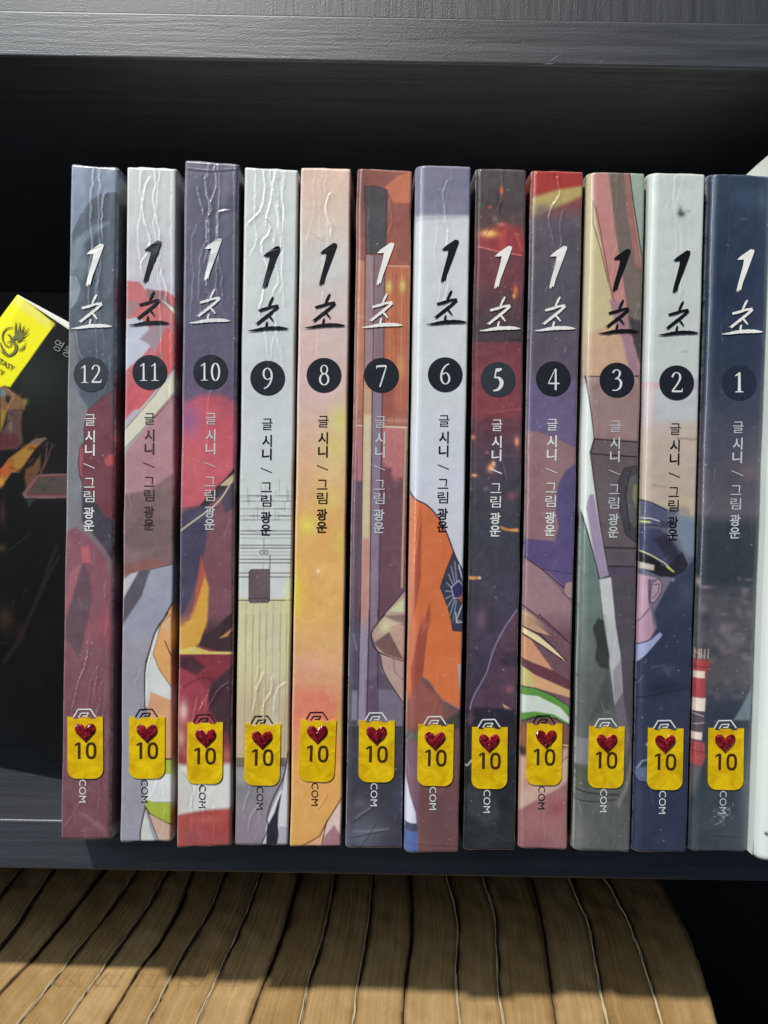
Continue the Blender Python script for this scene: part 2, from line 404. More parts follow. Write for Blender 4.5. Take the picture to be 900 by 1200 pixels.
# ------------------------------------------------------------------ spine artwork of each volume
def art12(a):
    a.g([(190, (124, 136, 162)), (235, (104, 116, 140)), (440, (96, 100, 108)), (560, (110, 108, 115)), (620, (112, 96, 104)), (700, (118, 70, 80)), (1000, (108, 62, 72))])
    a.p('A1', [(330, 215), (240, 222), (185, 252), (135, 320), (100, 400), (70, 520), (60, 1000), (120, 1190), (260, 1250), (330, 1250)], (66, 74, 86), 1.5, sm=False)
    a.l('A1', [(300, 216), (240, 222), (185, 252), (135, 320), (95, 410)], 1, (48, 55, 66), sm=True)
    a.p('A1', [(260, 345), (190, 365), (110, 430), (85, 560), (100, 560), (150, 440), (265, 355)], (104, 118, 132), 2, .8)
    a.p('A1', [(85, 430), (150, 470), (170, 560), (90, 700)], (98, 110, 122), 3, .7)
    a.p('A1', [(82, 590), (118, 592), (135, 645), (122, 705), (85, 752)], (112, 122, 132), .8, out=(60, 68, 78))
    a.p('A1', [(60, 860), (110, 840), (120, 960), (130, 1030), (110, 1250), (60, 1250)], (104, 104, 112), 3)
    a.l('A1', [(110, 840), (125, 940), (160, 1000)], 1.2, (120, 128, 138), .8)
    a.p('B1', [(60, 40), (110, 60), (170, 150), (145, 260), (120, 400), (150, 520), (130, 660), (55, 720)], (108, 108, 115), 2)
    a.p('B1', [(245, 90), (168, 155), (148, 240), (150, 300), (128, 330), (122, 400), (130, 460), (160, 540), (220, 640), (295, 660), (300, 60)], (104, 46, 56), .8, out=(58, 34, 42))
    a.p('B1', [(290, 60), (262, 100), (275, 210), (300, 240)], (84, 66, 72), 1)
    a.p('B1', [(240, 380), (262, 358), (300, 362), (300, 405), (250, 410)], (176, 62, 62), 1)
    a.p('B1', [(262, 270), (300, 290), (300, 310)], (190, 50, 50), 1)
    a.p('B1', [(128, 320), (145, 330), (140, 460), (128, 440)], (150, 66, 74), .8)
    a.p('B1', [(140, 500), (200, 570), (245, 640), (300, 670), (300, 880), (240, 780), (140, 660)], (56, 52, 62), 1.5)
    a.p('B1', [(55, 720), (110, 690), (180, 740), (240, 820), (290, 1020), (290, 1250), (40, 1250)], (122, 68, 80), 1)
    a.p('B1', [(135, 780), (170, 770), (180, 850), (140, 850)], (178, 76, 86), 1.2)
    a.p('B1', [(80, 900), (140, 850), (60, 1130)], (150, 78, 88), 1.5)
    a.p('B1', [(145, 850), (175, 900), (185, 1030), (130, 1250), (60, 1200), (70, 1090)], (92, 64, 74), 1.2)
    a.p('B1', [(240, 1020), (180, 1250), (290, 1250), (285, 1150)], (140, 66, 78), 1.5)
    a.p('C1', [(60, 0), (170, 0), (128, 200), (70, 110)], (86, 62, 70), 1)
    a.p('C1', [(170, 0), (240, 0), (200, 60), (150, 150)], (140, 72, 84), 1.5)
    a.l('C1', [(280, 540), (240, 640), (60, 750)], 2.5, (84, 50, 58), .5)
    a.l('C1', [(60, 560), (130, 720), (240, 830)], 2.5, (94, 56, 62), .6)
    a.p('C1', [(120, 900), (200, 960), (250, 1000), (240, 960), (150, 900)], (138, 88, 96), 2, .7)
    a.mottle(9, 14, 1); a.mottle(3, 8, 2)
def art11(a):
    a.g([(190, (204, 208, 200)), (300, (190, 188, 194)), (420, (184, 186, 198)), (620, (140, 130, 140)), (1000, (142, 142, 156))])
    a.p('A1', [(342, 615), (400, 620), (430, 660), (520, 660), (575, 700), (570, 900), (480, 1100), (330, 1250), (330, 780)], (196, 96, 98), 1)
    a.p('A1', [(342, 790), (400, 780), (470, 860), (490, 860), (420, 950), (330, 1030)], (186, 190, 208), 1)
    a.p('A1', [(345, 700), (400, 720), (360, 780), (342, 780)], (150, 110, 112), 1.5)
    a.p('A1', [(430, 650), (510, 665), (560, 740), (540, 750), (470, 700), (430, 690)], (140, 96, 100), 1)
    a.p('A1', [(500, 700), (555, 740), (575, 780), (540, 745)], (206, 210, 190), 1)
    a.p('A1', [(400, 880), (480, 800), (540, 820), (480, 960), (440, 900)], (150, 124, 134), 1.5)
    a.p('A1', [(520, 820), (570, 880), (560, 1010), (400, 1200), (330, 1200), (450, 1000)], (206, 82, 84), 1)
    a.p('A1', [(480, 950), (510, 930), (470, 1080), (360, 1150), (380, 1080)], (140, 96, 88), 1)
    a.p('A1', [(575, 1000), (540, 1060), (400, 1200), (450, 1200), (575, 1080)], (200, 194, 170), .8)
    a.p('B1', [(560, -40), (470, 90), (330, 250), (325, 340), (420, 240), (565, 70)], (208, 204, 178), .8, out=(110, 70, 66))
    a.p('B1', [(330, 60), (390, 20), (440, 30), (335, 200)], (196, 76, 86), 1)
    a.p('B1', [(565, 90), (480, 180), (325, 360), (325, 560), (560, 540)], (168, 118, 124), 1)
    a.l('B1', [(560, 90), (470, 190)], 2, (120, 60, 70), .7)
    a.p('B1', [(325, 540), (440, 520), (560, 440), (558, 860), (440, 870), (325, 920)], (118, 92, 92), 2)
    a.p('B1', [(400, 640), (540, 660), (556, 760), (360, 800), (330, 740)], (106, 86, 84), 2)
    a.p('B1', [(325, 860), (440, 830), (555, 855), (440, 880), (330, 905)], (128, 82, 76), 1.5)
    a.p('B1', [(555, 855), (450, 880), (400, 890), (325, 940), (320, 1250), (560, 1250)], (140, 142, 160), .8, out=(50, 44, 50))
    a.p('B1', [(395, 890), (450, 880), (410, 1000), (325, 1130), (330, 1010)], (84, 78, 88), 1)
    a.p('B1', [(325, 930), (360, 900), (395, 890), (325, 1010)], (186, 182, 190), 1)
    a.p('B1', [(560, 1010), (520, 1090), (460, 1200), (440, 1300), (560, 1300)], (222, 152, 84), .8)
    a.l('B1', [(562, 1010), (520, 1085), (465, 1190), (430, 1300)], 1.6, (34, 30, 30))
    a.p('C1', [(545, -20), (510, 20), (470, 90), (440, 190), (425, 290), (425, 420), (545, 420)], (205, 208, 204), .8)
    a.l('C1', [(530, -5), (475, 70), (445, 170), (425, 260), (425, 430)], 1.5, (50, 44, 46), sm=True)
    a.p('C1', [(545, 0), (500, 40), (462, 180), (490, 250), (545, 330)], (222, 150, 86), .8, out=(120, 80, 50))
    a.l('C1', [(515, 120), (545, 190)], 1.2, (70, 46, 30))
    a.p('C1', [(450, 350), (545, 390), (545, 655), (500, 655), (430, 480)], (212, 146, 102), .9)
    a.l('C1', [(500, 655), (548, 658)], 2, (30, 26, 28))
    a.p('C1', [(490, 658), (545, 660), (545, 725), (480, 720)], (160, 180, 60), .8)
    a.p('C1', [(440, 720), (545, 725), (545, 850), (420, 850)], (212, 216, 216), .8)
    a.p('C1', [(430, 840), (470, 852), (545, 855), (545, 955), (480, 940), (425, 880)], (158, 176, 52), .8)
    a.l('C1', [(425, 870), (470, 930), (545, 952)], 1.4, (40, 36, 30), sm=True)
    a.p('C1', [(425, 890), (470, 1035), (400, 1040), (410, 960)], (196, 200, 188), .8)
    a.p('C1', [(440, 900), (545, 955), (545, 1035), (490, 1035)], (196, 160, 134), .8, out=(60, 46, 40))
    a.l('C1', [(425, 880), (405, 980), (405, 1040)], 1.4, (40, 40, 44), sm=True)
    a.b('C1', 430, 480, 14, 60, (90, 92, 104), .8)
    a.mottle(8, 12, 3); a.mottle(3, 7, 4)
def art10(a):
    a.g([(186, (92, 88, 104)), (330, (80, 78, 98)), (450, (84, 72, 96)), (520, (120, 80, 120)), (600, (110, 60, 76)), (1000, (150, 50, 46))])
    a.p('A1', [(800, 230), (850, 230), (850, 300), (765, 310), (765, 330), (790, 300)], (66, 62, 84), 1.5, .7)
    a.b('A1', 790, 200, 40, 60, (112, 104, 120), .5)
    a.b('A1', 640, 620, 60, 300, (88, 84, 104), .6)
    a.p('B1', [(600, 130), (680, 90), (760, 90), (835, 130), (835, 470), (740, 560), (590, 620), (590, 300)], (196, 74, 86), 4)
    a.b('B1', 620, 200, 70, 90, (138, 82, 130), .9)
    a.b('B1', 790, 140, 50, 60, (150, 66, 84), .7)
    a.b('B1', 640, 400, 60, 120, (206, 84, 90), .7)
    a.p('B1', [(585, 600), (680, 590), (835, 450), (835, 1250), (580, 1250)], (112, 66, 76), 1)
    a.p('B1', [(835, 415), (780, 480), (700, 560), (660, 610), (700, 600), (835, 480)], (46, 40, 44), .8)
    a.p('B1', [(590, 620), (690, 590), (720, 620), (700, 780), (640, 1000), (580, 1120), (580, 800)], (62, 56, 80), 1.5)
    a.p('B1', [(760, 540), (835, 480), (835, 600), (790, 620)], (66, 56, 74), 1.5)
    a.p('B1', [(835, 440), (760, 500), (800, 500), (835, 480)], (190, 160, 120), .7)
    a.l('B1', [(585, 705), (660, 650), (740, 590), (790, 530), (835, 440)], 1.6, (206, 186, 150), sm=True)
    a.l('B1', [(680, 590), (720, 540), (800, 460), (838, 420)], 1.4, (30, 26, 30))
    a.p('B1', [(690, 880), (715, 960), (705, 1180), (640, 1250), (580, 1250), (580, 1130), (630, 1110), (660, 1000)], (220, 150, 44), 1.4)
    a.p('B1', [(680, 820), (700, 900), (640, 1100), (660, 960)], (176, 74, 60), 1.5)
    a.p('B1', [(835, 1060), (770, 1120), (700, 1200), (835, 1250)], (44, 32, 34), 1)
    a.p('B1', [(835, 1120), (790, 1170), (820, 1180)], (170, 80, 50), 1)
    a.p('C1', [(575, -20), (700, -30), (712, 60), (690, 110), (650, 150), (575, 160)], (216, 150, 52), 1.2)
    a.p('C1', [(590, 0), (640, 0), (600, 50), (578, 60)], (120, 80, 70), 1.5)
    a.p('C1', [(710, 20), (825, -40), (825, 170), (760, 170), (670, 140)], (58, 40, 44), 1)
    a.p('C1', [(825, 60), (760, 110), (800, 100)], (200, 120, 60), .8)
    a.p('C1', [(575, 160), (650, 145), (720, 168), (825, 170), (825, 182), (575, 182)], (214, 190, 84), .8)
    a.p('C1', [(575, 182), (825, 182), (825, 500), (575, 420)], (122, 42, 52), .9)
    a.p('C1', [(575, 190), (640, 190), (700, 240), (650, 280), (575, 240)], (68, 34, 44), 2)
    a.p('C1', [(825, 230), (720, 320), (710, 420), (760, 500), (825, 600)], (62, 38, 46), 2)
    a.p('C1', [(575, 240), (650, 270), (700, 340), (690, 500), (575, 560)], (150, 50, 64), 2)
    a.b('C1', 600, 440, 26, 60, (240, 190, 170), .9)
    a.b('C1', 590, 560, 24, 60, (226, 170, 130), .7)
    a.p('C1', [(575, 680), (700, 690), (825, 670), (825, 880), (700, 890), (575, 910)], (212, 210, 204), 3)
    a.b('C1', 800, 640, 40, 40, (190, 110, 90), .6)
    a.p('C1', [(575, 915), (700, 893), (825, 885), (825, 1100), (560, 1100)], (170, 62, 56), 2)
    a.b('C1', 640, 1010, 90, 60, (146, 72, 74), .8); a.b('C1', 780, 1030, 60, 50, (140, 66, 68), .7); a.b('C1', 700, 930, 90, 24, (196, 92, 78), .7)
    a.p('C1', [(575, 700), (620, 720), (640, 820), (630, 880), (575, 900)], (190, 186, 184), 3, .7); a.l('C1', [(600, 720), (640, 790), (640, 880)], 1.4, (160, 150, 150), .6, sm=True)
    a.p('C1', [(700, 690), (760, 700), (740, 790), (700, 880)], (226, 226, 222), 3, .6)
    a.l('C1', [(600, 330), (680, 290), (760, 300)], 2, (96, 34, 46), .7, sm=True); a.l('C1', [(660, 380), (640, 480), (610, 560)], 1.5, (200, 96, 90), .7); a.b('C1', 700, 400, 16, 60, (186, 70, 76), .7)
    a.b('C1', 780, 560, 40, 50, (96, 44, 50), .8); a.b('C1', 640, 620, 50, 30, (206, 120, 96), .6)
    a.mottle(8, 12, 5); a.mottle(3, 8, 6)
def art9(a):
    a.g([(190, (206, 212, 208)), (440, (196, 202, 204)), (700, (202, 208, 206)), (702, (204, 198, 150)), (780, (208, 202, 150)), (830, (196, 174, 132)), (888, (190, 166, 130)), (890, (134, 128, 132)), (1000, (132, 118, 132))])
    r = np.random.default_rng(3)
    for k, (y, al) in enumerate([(545, .25), (552, .2), (570, .4), (605, .4), (637, .5), (655, .3), (705, .75), (720, .8), (738, .35), (770, .85), (783, .9), (800, .3), (815, .35), (834, .95), (850, .95), (896, .9), (914, .95), (1020, 1)]):
        a.l('B2', [(36, y), (285, y)], .9, (34, 34, 38), al)
    for k in range(16):
        x = r.uniform(60, 270); y = r.uniform(470, 640)
        a.l('B2', [(x, y), (x, y + r.uniform(30, 70))], .7, (60, 60, 66), .4)
    for k in range(24):
        x = r.uniform(50, 240); y = r.choice([545, 570, 605, 637, 655, 705])
        a.l('B2', [(x, y), (x + 40, y)], .8, (50, 50, 54), .5)
    a.l('B2', [(152, 740), (152, 790)], .8, (70, 70, 74), .7)
    for cx in (143, 163): a.l('B2', [(cx + 9 * math.cos(t), 802 + 10 * math.sin(t)) for t in np.linspace(0, 6.3, 9)], .7, (50, 50, 54))
    a.l('B2', [(180, 815), (178, 880)], .8, (50, 50, 54))
    a.l('B2', [(150, 850), (148, 880)], .7, (90, 90, 94), .6)
    a.p('B2', [(95, 880), (178, 880), (178, 1020), (170, 1030), (90, 1030), (84, 1018), (85, 890)], (94, 78, 84), .6, out=(40, 34, 38))
    a.l('B2', [(88, 1012), (172, 1012)], .8, (60, 48, 54))
    for i, x in enumerate((65, 97, 128, 158, 188, 222, 250)):
        a.l('B2', [(x + 8, 1022), (x, 1250)], .8, (150, 140, 110), .6); a.l('C2', [(x + 8, 0), (x - 6, 655)], .8, (130, 116, 92), .65)
    a.b('B2', 262, 1000, 20, 120, (220, 216, 120), .6)
    a.p('C2', [(180, 0), (222, 0), (216, 655), (170, 655)], (196, 190, 170), 2, .5)
    a.p('C2', [(18, 650), (250, 650), (248, 690), (16, 690)], (92, 82, 70), .8)
    a.p('C2', [(18, 652), (62, 652), (62, 690), (16, 690)], (110, 98, 84), .8)
    a.p('C2', [(16, 700), (250, 700), (250, 770), (16, 770)], (150, 150, 150), 2, .7)
    a.p('C2', [(16, 770), (170, 770), (160, 860), (16, 860)], (120, 118, 122), 4, .8)
    a.p('C2', [(262, 620), (240, 760), (200, 850), (168, 930), (160, 980), (140, 1060), (262, 1060)], (206, 206, 210), .7)
    a.p('C2', [(262, 640), (235, 790), (218, 900), (215, 960), (222, 1010), (205, 1060), (160, 1060), (168, 960), (200, 900), (235, 780)], (38, 38, 48), .8)
    a.p('C2', [(222, 960), (262, 965), (262, 1060), (212, 1060)], (168, 160, 176), 1)
    a.l('C2', [(262, 620), (240, 740), (195, 830), (166, 920), (170, 970), (135, 1055)], 1.2, (26, 26, 32), sm=True)
    a.l('C2', [(232, 800), (175, 930)], 1.6, (225, 225, 228), .9)
    a.mottle(9, 8, 7); a.mottle(2.5, 5, 8)
def art8(a):
    a.g([(190, (216, 182, 160)), (250, (214, 190, 174)), (310, (200, 196, 190)), (380, (206, 180, 176)), (470, (204, 172, 164)), (560, (214, 172, 120)), (600, (214, 160, 96)), (720, (218, 166, 96)), (780, (212, 158, 116)), (840, (212, 128, 100)), (900, (220, 156, 90)), (1000, (214, 156, 90))])
    a.b('A2', 440, 560, 80, 160, (200, 200, 198), .7)
    a.b('A2', 350, 900, 60, 160, (212, 170, 164), .6)
    a.b('B2', 500, 200, 60, 90, (204, 196, 110), .9); a.b('B2', 480, 330, 70, 120, (206, 188, 110), .8)
    a.b('B2', 380, 60, 60, 80, (212, 172, 176), .7)
    a.b('B2', 340, 420, 50, 200, (214, 160, 130), .6)
    a.b('B2', 350, 680, 50, 60, (222, 206, 90), .9); a.b('B2', 450, 560, 60, 60, (212, 196, 110), .7)
    a.b('B2', 500, 760, 40, 60, (204, 186, 90), .7); a.b('B2', 300, 980, 50, 130, (224, 200, 70), .7)
    a.b('B2', 420, 880, 50, 40, (222, 176, 104), .7); a.b('B2', 398, 888, 10, 12, (246, 226, 200), .9)
    a.b('C2', 350, 240, 60, 50, (212, 142, 124), .8)
    a.p('C2', [(290, 340), (420, 330), (500, 400), (470, 480), (285, 500)], (214, 116, 96), 5, .8)
    a.b('C2', 330, 480, 50, 140, (220, 122, 100), .8); a.b('C2', 495, 500, 22, 90, (190, 160, 70), .8)
    a.p('C2', [(505, 835), (450, 920), (430, 960), (395, 1010), (350, 1035), (300, 1070), (505, 1070)], (222, 162, 122), .8)
    a.p('C2', [(505, 850), (455, 920), (425, 980), (412, 1070), (505, 1070)], (222, 192, 184), .9)
    a.p('C2', [(470, 955), (500, 1000), (500, 1070), (412, 1070), (425, 1010)], (150, 108, 112), 1)
    a.l('C2', [(505, 832), (455, 912), (432, 950), (405, 1005), (360, 1032), (305, 1060)], 1.1, (40, 30, 30), sm=False)
    a.l('C2', [(438, 935), (425, 990), (412, 1060)], 1.1, (50, 34, 36))
    a.mottle(7, 12, 9); a.mottle(2.5, 12, 10)
def art7(a):
    a.g([(190, (138, 70, 58)), (330, (150, 72, 56)), (480, (158, 84, 72)), (600, (112, 66, 76)), (730, (96, 70, 92)), (850, (88, 78, 104)), (852, (58, 58, 70)), (1000, (78, 78, 92))])
    a.b('A2', 600, 240, 40, 140, (110, 56, 52), .7)
    a.p('A2', [(700, 190), (760, 140), (828, 120), (828, 265), (740, 262)], (206, 92, 58), 1)
    a.p('A2', [(735, 270), (828, 275), (828, 545), (715, 545)], (146, 70, 58), 1.2)
    a.p('A2', [(720, 360), (760, 520), (828, 545), (720, 545)], (166, 74, 52), 1.5)
    a.p('A2', [(610, 190), (660, 185), (712, 205), (708, 300), (705, 490), (615, 495)], (70, 64, 70), .8, out=(40, 34, 38))
    a.p('A2', [(615, 500), (655, 500), (655, 1200), (605, 1200)], (148, 110, 118), .7)
    a.p('A2', [(655, 500), (705, 500), (698, 1200), (650, 1200)], (126, 96, 106), .7)
    a.p('A2', [(580, 520), (612, 530), (606, 1200), (575, 1200)], (196, 106, 74), 1)
    a.p('A2', [(705, 552), (825, 552), (815, 1200), (695, 1200)], (196, 90, 56), .8)
    a.l('A2', [(700, 548), (826, 550)], 1.6, (224, 140, 100))
    for x, c in ((725, (226, 130, 70)), (752, (160, 66, 44)), (778, (226, 136, 76)), (800, (170, 70, 50)), (812, (230, 150, 90))):
        a.l('A2', [(x, 570), (x - 6, 1200)], 1.0, c, .7)
    a.b('A2', 718, 645, 17, 36, (222, 196, 78), 1); a.b('A2', 780, 640, 17, 38, (222, 196, 78), 1)
    a.b('A2', 770, 1000, 30, 60, (232, 140, 70), .7); a.b('A2', 720, 1130, 24, 40, (236, 140, 80), .7)
    for x in (612, 652, 700): a.l('A2', [(x, 500), (x - 7, 1200)], .9, (70, 34, 34))
    a.p('B2', [(580, -20), (810, -20), (805, 225), (580, 225)], (184, 86, 66), 1.2, .5)
    a.p('B2', [(690, 60), (745, 60), (740, 190), (690, 190)], (160, 72, 60), 1.5)
    a.p('B2', [(578, 228), (600, 228), (596, 480), (576, 480)], (186, 96, 100), .8)
    a.p('B2', [(602, 0), (642, 0), (628, 1200), (588, 1200)], (202, 138, 100), .8)
    a.p('B2', [(604, 180), (640, 180), (630, 760), (596, 760)], (208, 186, 134), 2)
    a.p('B2', [(596, 740), (630, 740), (625, 1200), (585, 1200)], (196, 120, 110), 3)
    a.p('B2', [(645, 0), (688, 0), (672, 1200), (628, 1200)], (128, 104, 130), .8)
    a.p('B2', [(690, 232), (788, 232), (782, 460), (690, 460)], (192, 94, 96), 1)
    a.p('B2', [(690, 400), (740, 470), (790, 480), (785, 970), (740, 1010), (672, 1150)], (100, 62, 76), 4)
    a.p('B2', [(690, 420), (735, 420), (700, 600), (685, 600)], (110, 60, 74), 2)
    a.b('B2', 750, 440, 20, 50, (196, 92, 96), .9)
    for x in range(718, 805, 17): a.b('B2', x, 205, 9, 12, (206, 126, 96), .9)
    a.b('B2', 585, 205, 8, 12, (206, 126, 96), .9)
    a.l('B2', [(578, 227), (600, 227)], 1.4, (230, 190, 160)); a.l('B2', [(695, 232), (805, 236)], 2, (226, 180, 150))
    a.l('B2', [(796, 236), (786, 600), (778, 960)], 2.4, (206, 156, 110), .8); a.l('B2', [(806, 232), (790, 970)], 1.2, (110, 50, 44))
    for (x0, x1) in ((604, 588), (645, 630), (690, 672)): a.l('B2', [(x0, 0), (x1, 1200)], 1.0, (44, 28, 34))
    a.p('B2', [(560, 480), (596, 480), (585, 1200), (545, 1200)], (86, 64, 84), 2)
    a.p('B2', [(800, 965), (735, 1040), (690, 1095), (640, 1160), (640, 1250), (800, 1250)], (190, 140, 120), .7)
    a.l('B2', [(800, 965), (735, 1040), (685, 1095), (640, 1160)], 1.2, (30, 20, 22))
    a.p('B2', [(798, 1000), (720, 1070), (798, 1075)], (196, 200, 140), .8); a.p('B2', [(700, 1090), (798, 1085), (798, 1140), (740, 1120)], (112, 84, 80), 1)
    a.p('C2', [(520, 0), (584, 0), (575, 505), (515, 505)], (74, 66, 84), 1)
    a.p('C2', [(588, -20), (626, -20), (618, 470), (578, 505)], (136, 118, 148), .7)
    a.p('C2', [(630, -20), (668, -20), (668, 470), (618, 470)], (96, 76, 100), .7)
    a.p('C2', [(618, 300), (700, 250), (785, 400), (785, 480), (618, 480)], (84, 66, 86), 3, .8)
    for (x0, x1) in ((588, 578), (630, 618), (670, 668)): a.l('C2', [(x0, -20), (x1, 470)], 1.0, (36, 28, 40))
    a.p('C2', [(668, 340), (785, 345), (785, 505), (668, 505)], (112, 104, 124), 1.5, .7)
    a.p('C2', [(552, 345), (576, 345), (574, 480), (550, 480)], (128, 128, 140), 1, .8)
    a.l('C2', [(560, 90), (572, 160)], 2.2, (120, 118, 132), .6)
    a.p('C2', [(800, -20), (690, 5), (640, 90), (670, 170), (790, 215), (800, 200)], (190, 136, 118), .7)
    a.b('C2', 700, 55, 38, 38, (206, 206, 120), 1)
    a.p('C2', [(720, 80), (785, 205), (700, 180), (650, 130)], (112, 76, 72), .9)
    a.p('C2', [(690, 5), (780, 40), (700, 60)], (226, 200, 180), .9)
    a.l('C2', [(700, 2), (640, 85), (668, 168), (790, 214)], 1.2, (28, 18, 20), sm=True)
    a.p('C2', [(680, 180), (790, 215), (790, 420), (740, 340), (690, 260)], (180, 136, 124), .8)
    a.l('C2', [(680, 190), (700, 270), (785, 405)], 1.2, (36, 26, 30), sm=True)
    a.l('C2', [(740, 190), (745, 260), (785, 300)], 1.2, (110, 80, 80), .7)
    a.p('C2', [(520, 508), (780, 508), (780, 1080), (510, 1080)], (54, 54, 66), .8)
    a.b('C2', 600, 1000, 120, 120, (92, 94, 108), .8); a.b('C2', 590, 860, 60, 40, (84, 84, 98), .7)
    a.l('C2', [(570, 920), (630, 880)], 3, (116, 116, 130), .4); a.l('C2', [(560, 985), (720, 975)], 3, (122, 122, 136), .4)
    a.p('C2', [(785, 700), (750, 850), (790, 1000)], (50, 56, 96), 3, .8)
    a.mottle(6, 12, 11); a.mottle(2.5, 7, 12)
def art6(a):
    a.g([(190, (108, 106, 128)), (251, (112, 110, 132)), (254, (202, 206, 210)), (440, (198, 204, 206)), (560, (196, 200, 212)), (700, (190, 194, 204)), (1000, (92, 62, 72))])
    a.p('A3', [(40, 305), (330, 318), (330, 330), (40, 345)], (150, 152, 164), 1.5, .5)
    a.p('B3', [(30, 520), (60, 560), (120, 590), (165, 640), (205, 710), (235, 790), (262, 860), (285, 920), (300, 1300), (20, 1300)], (206, 96, 52), .7)
    a.l('B3', [(38, 515), (62, 558), (120, 590), (165, 640), (205, 710), (235, 790), (262, 860), (285, 915)], 1.5, (26, 24, 36), sm=True)
    a.p('B3', [(95, 620), (60, 860), (45, 1180), (90, 920)], (150, 66, 46), 1); a.l('B3', [(88, 600), (62, 780)], .8, (90, 40, 34), .7)
    a.p('B3', [(30, 540), (60, 560), (60, 1250), (20, 1250)], (214, 120, 84), 1.5, .6)
    a.p('B3', [(130, 1030), (135, 1120), (110, 1250), (80, 1250), (110, 1100)], (150, 66, 50), 1)
    # round winged badge patch on the sleeve
    a.p('B3', [(238, 800), (262, 850), (290, 900), (292, 1160), (235, 1160), (215, 1060), (178, 962), (205, 880)], (48, 50, 66), .6, out=(20, 20, 30))
    for k in range(9):
        t = math.radians(108 + 17 * k); cx, cy = 262, 985
        a.l('B3', [(cx + 26 * math.cos(t), cy - 40 * math.sin(t)), (cx + 60 * math.cos(t), cy - 150 * math.sin(t) * (.75 + .25 * abs(math.sin(t))))], 1.1, (146, 156, 184), .85)
    a.p('B3', [(228, 960), (262, 930), (285, 960), (275, 1010), (240, 1010)], (44, 40, 84), .6, out=(190, 196, 226))
    a.l('B3', [(262, 860), (285, 950)], 1.2, (206, 212, 236)); a.l('B3', [(285, 1020), (250, 1110), (288, 1120)], 1.2, (206, 212, 236))
    a.p('B3', [(262, 1010), (285, 980), (290, 1060)], (168, 84, 56), .8)
    a.p('C3', [(20, -20), (130, -20), (105, 160), (100, 290), (60, 480), (10, 600)], (196, 98, 66), 1)
    a.p('C3', [(95, 0), (130, 0), (100, 290), (50, 420), (45, 250)], (146, 64, 48), 1)
    a.p('C3', [(130, -20), (225, -20), (232, 70), (272, 90), (275, 220), (258, 230), (262, 300), (272, 430), (180, 380), (125, 300), (100, 280)], (212, 100, 54), .8)
    a.p('C3', [(225, -20), (300, -20), (290, 80), (232, 75)], (40, 42, 56), .7)
    a.l('C3', [(248, -10), (252, 35)], .9, (200, 206, 226)); a.l('C3', [(250, 38), (286, 35)], .9, (200, 206, 226))
    a.p('C3', [(100, 285), (125, 300), (180, 380), (272, 435), (260, 1090), (20, 1090), (30, 400)], (102, 66, 66), 1.5)
    a.p('C3', [(30, 380), (90, 300), (180, 380), (200, 480), (40, 520)], (140, 74, 62), 3, .8)
    a.p('C3', [(275, 430), (210, 480), (160, 480), (160, 520), (275, 520)], (54, 54, 52), 2)
    a.p('C3', [(20, 530), (80, 540), (80, 580), (20, 575)], (84, 82, 80), 1.5)
    a.p('C3', [(15, 580), (80, 580), (85, 700), (80, 1090), (5, 1090)], (112, 82, 98), 2, .8)
    a.p('C3', [(14, 700), (40, 820), (66, 900), (70, 950), (8, 950)], (206, 210, 224), .8)
    a.p('C3', [(8, 945), (75, 950), (75, 985), (6, 985)], (60, 66, 84), 1)
    a.p('C3', [(6, 985), (75, 985), (75, 1100), (0, 1100)], (70, 90, 150), 1.2)
    a.p('C3', [(160, 800), (200, 740), (215, 760), (165, 850)], (150, 80, 72), 2, .7)
    a.b('C3', 170, 900, 60, 200, (86, 60, 70), .7)
    a.mottle(9, 8, 13); a.mottle(2.5, 6, 14)
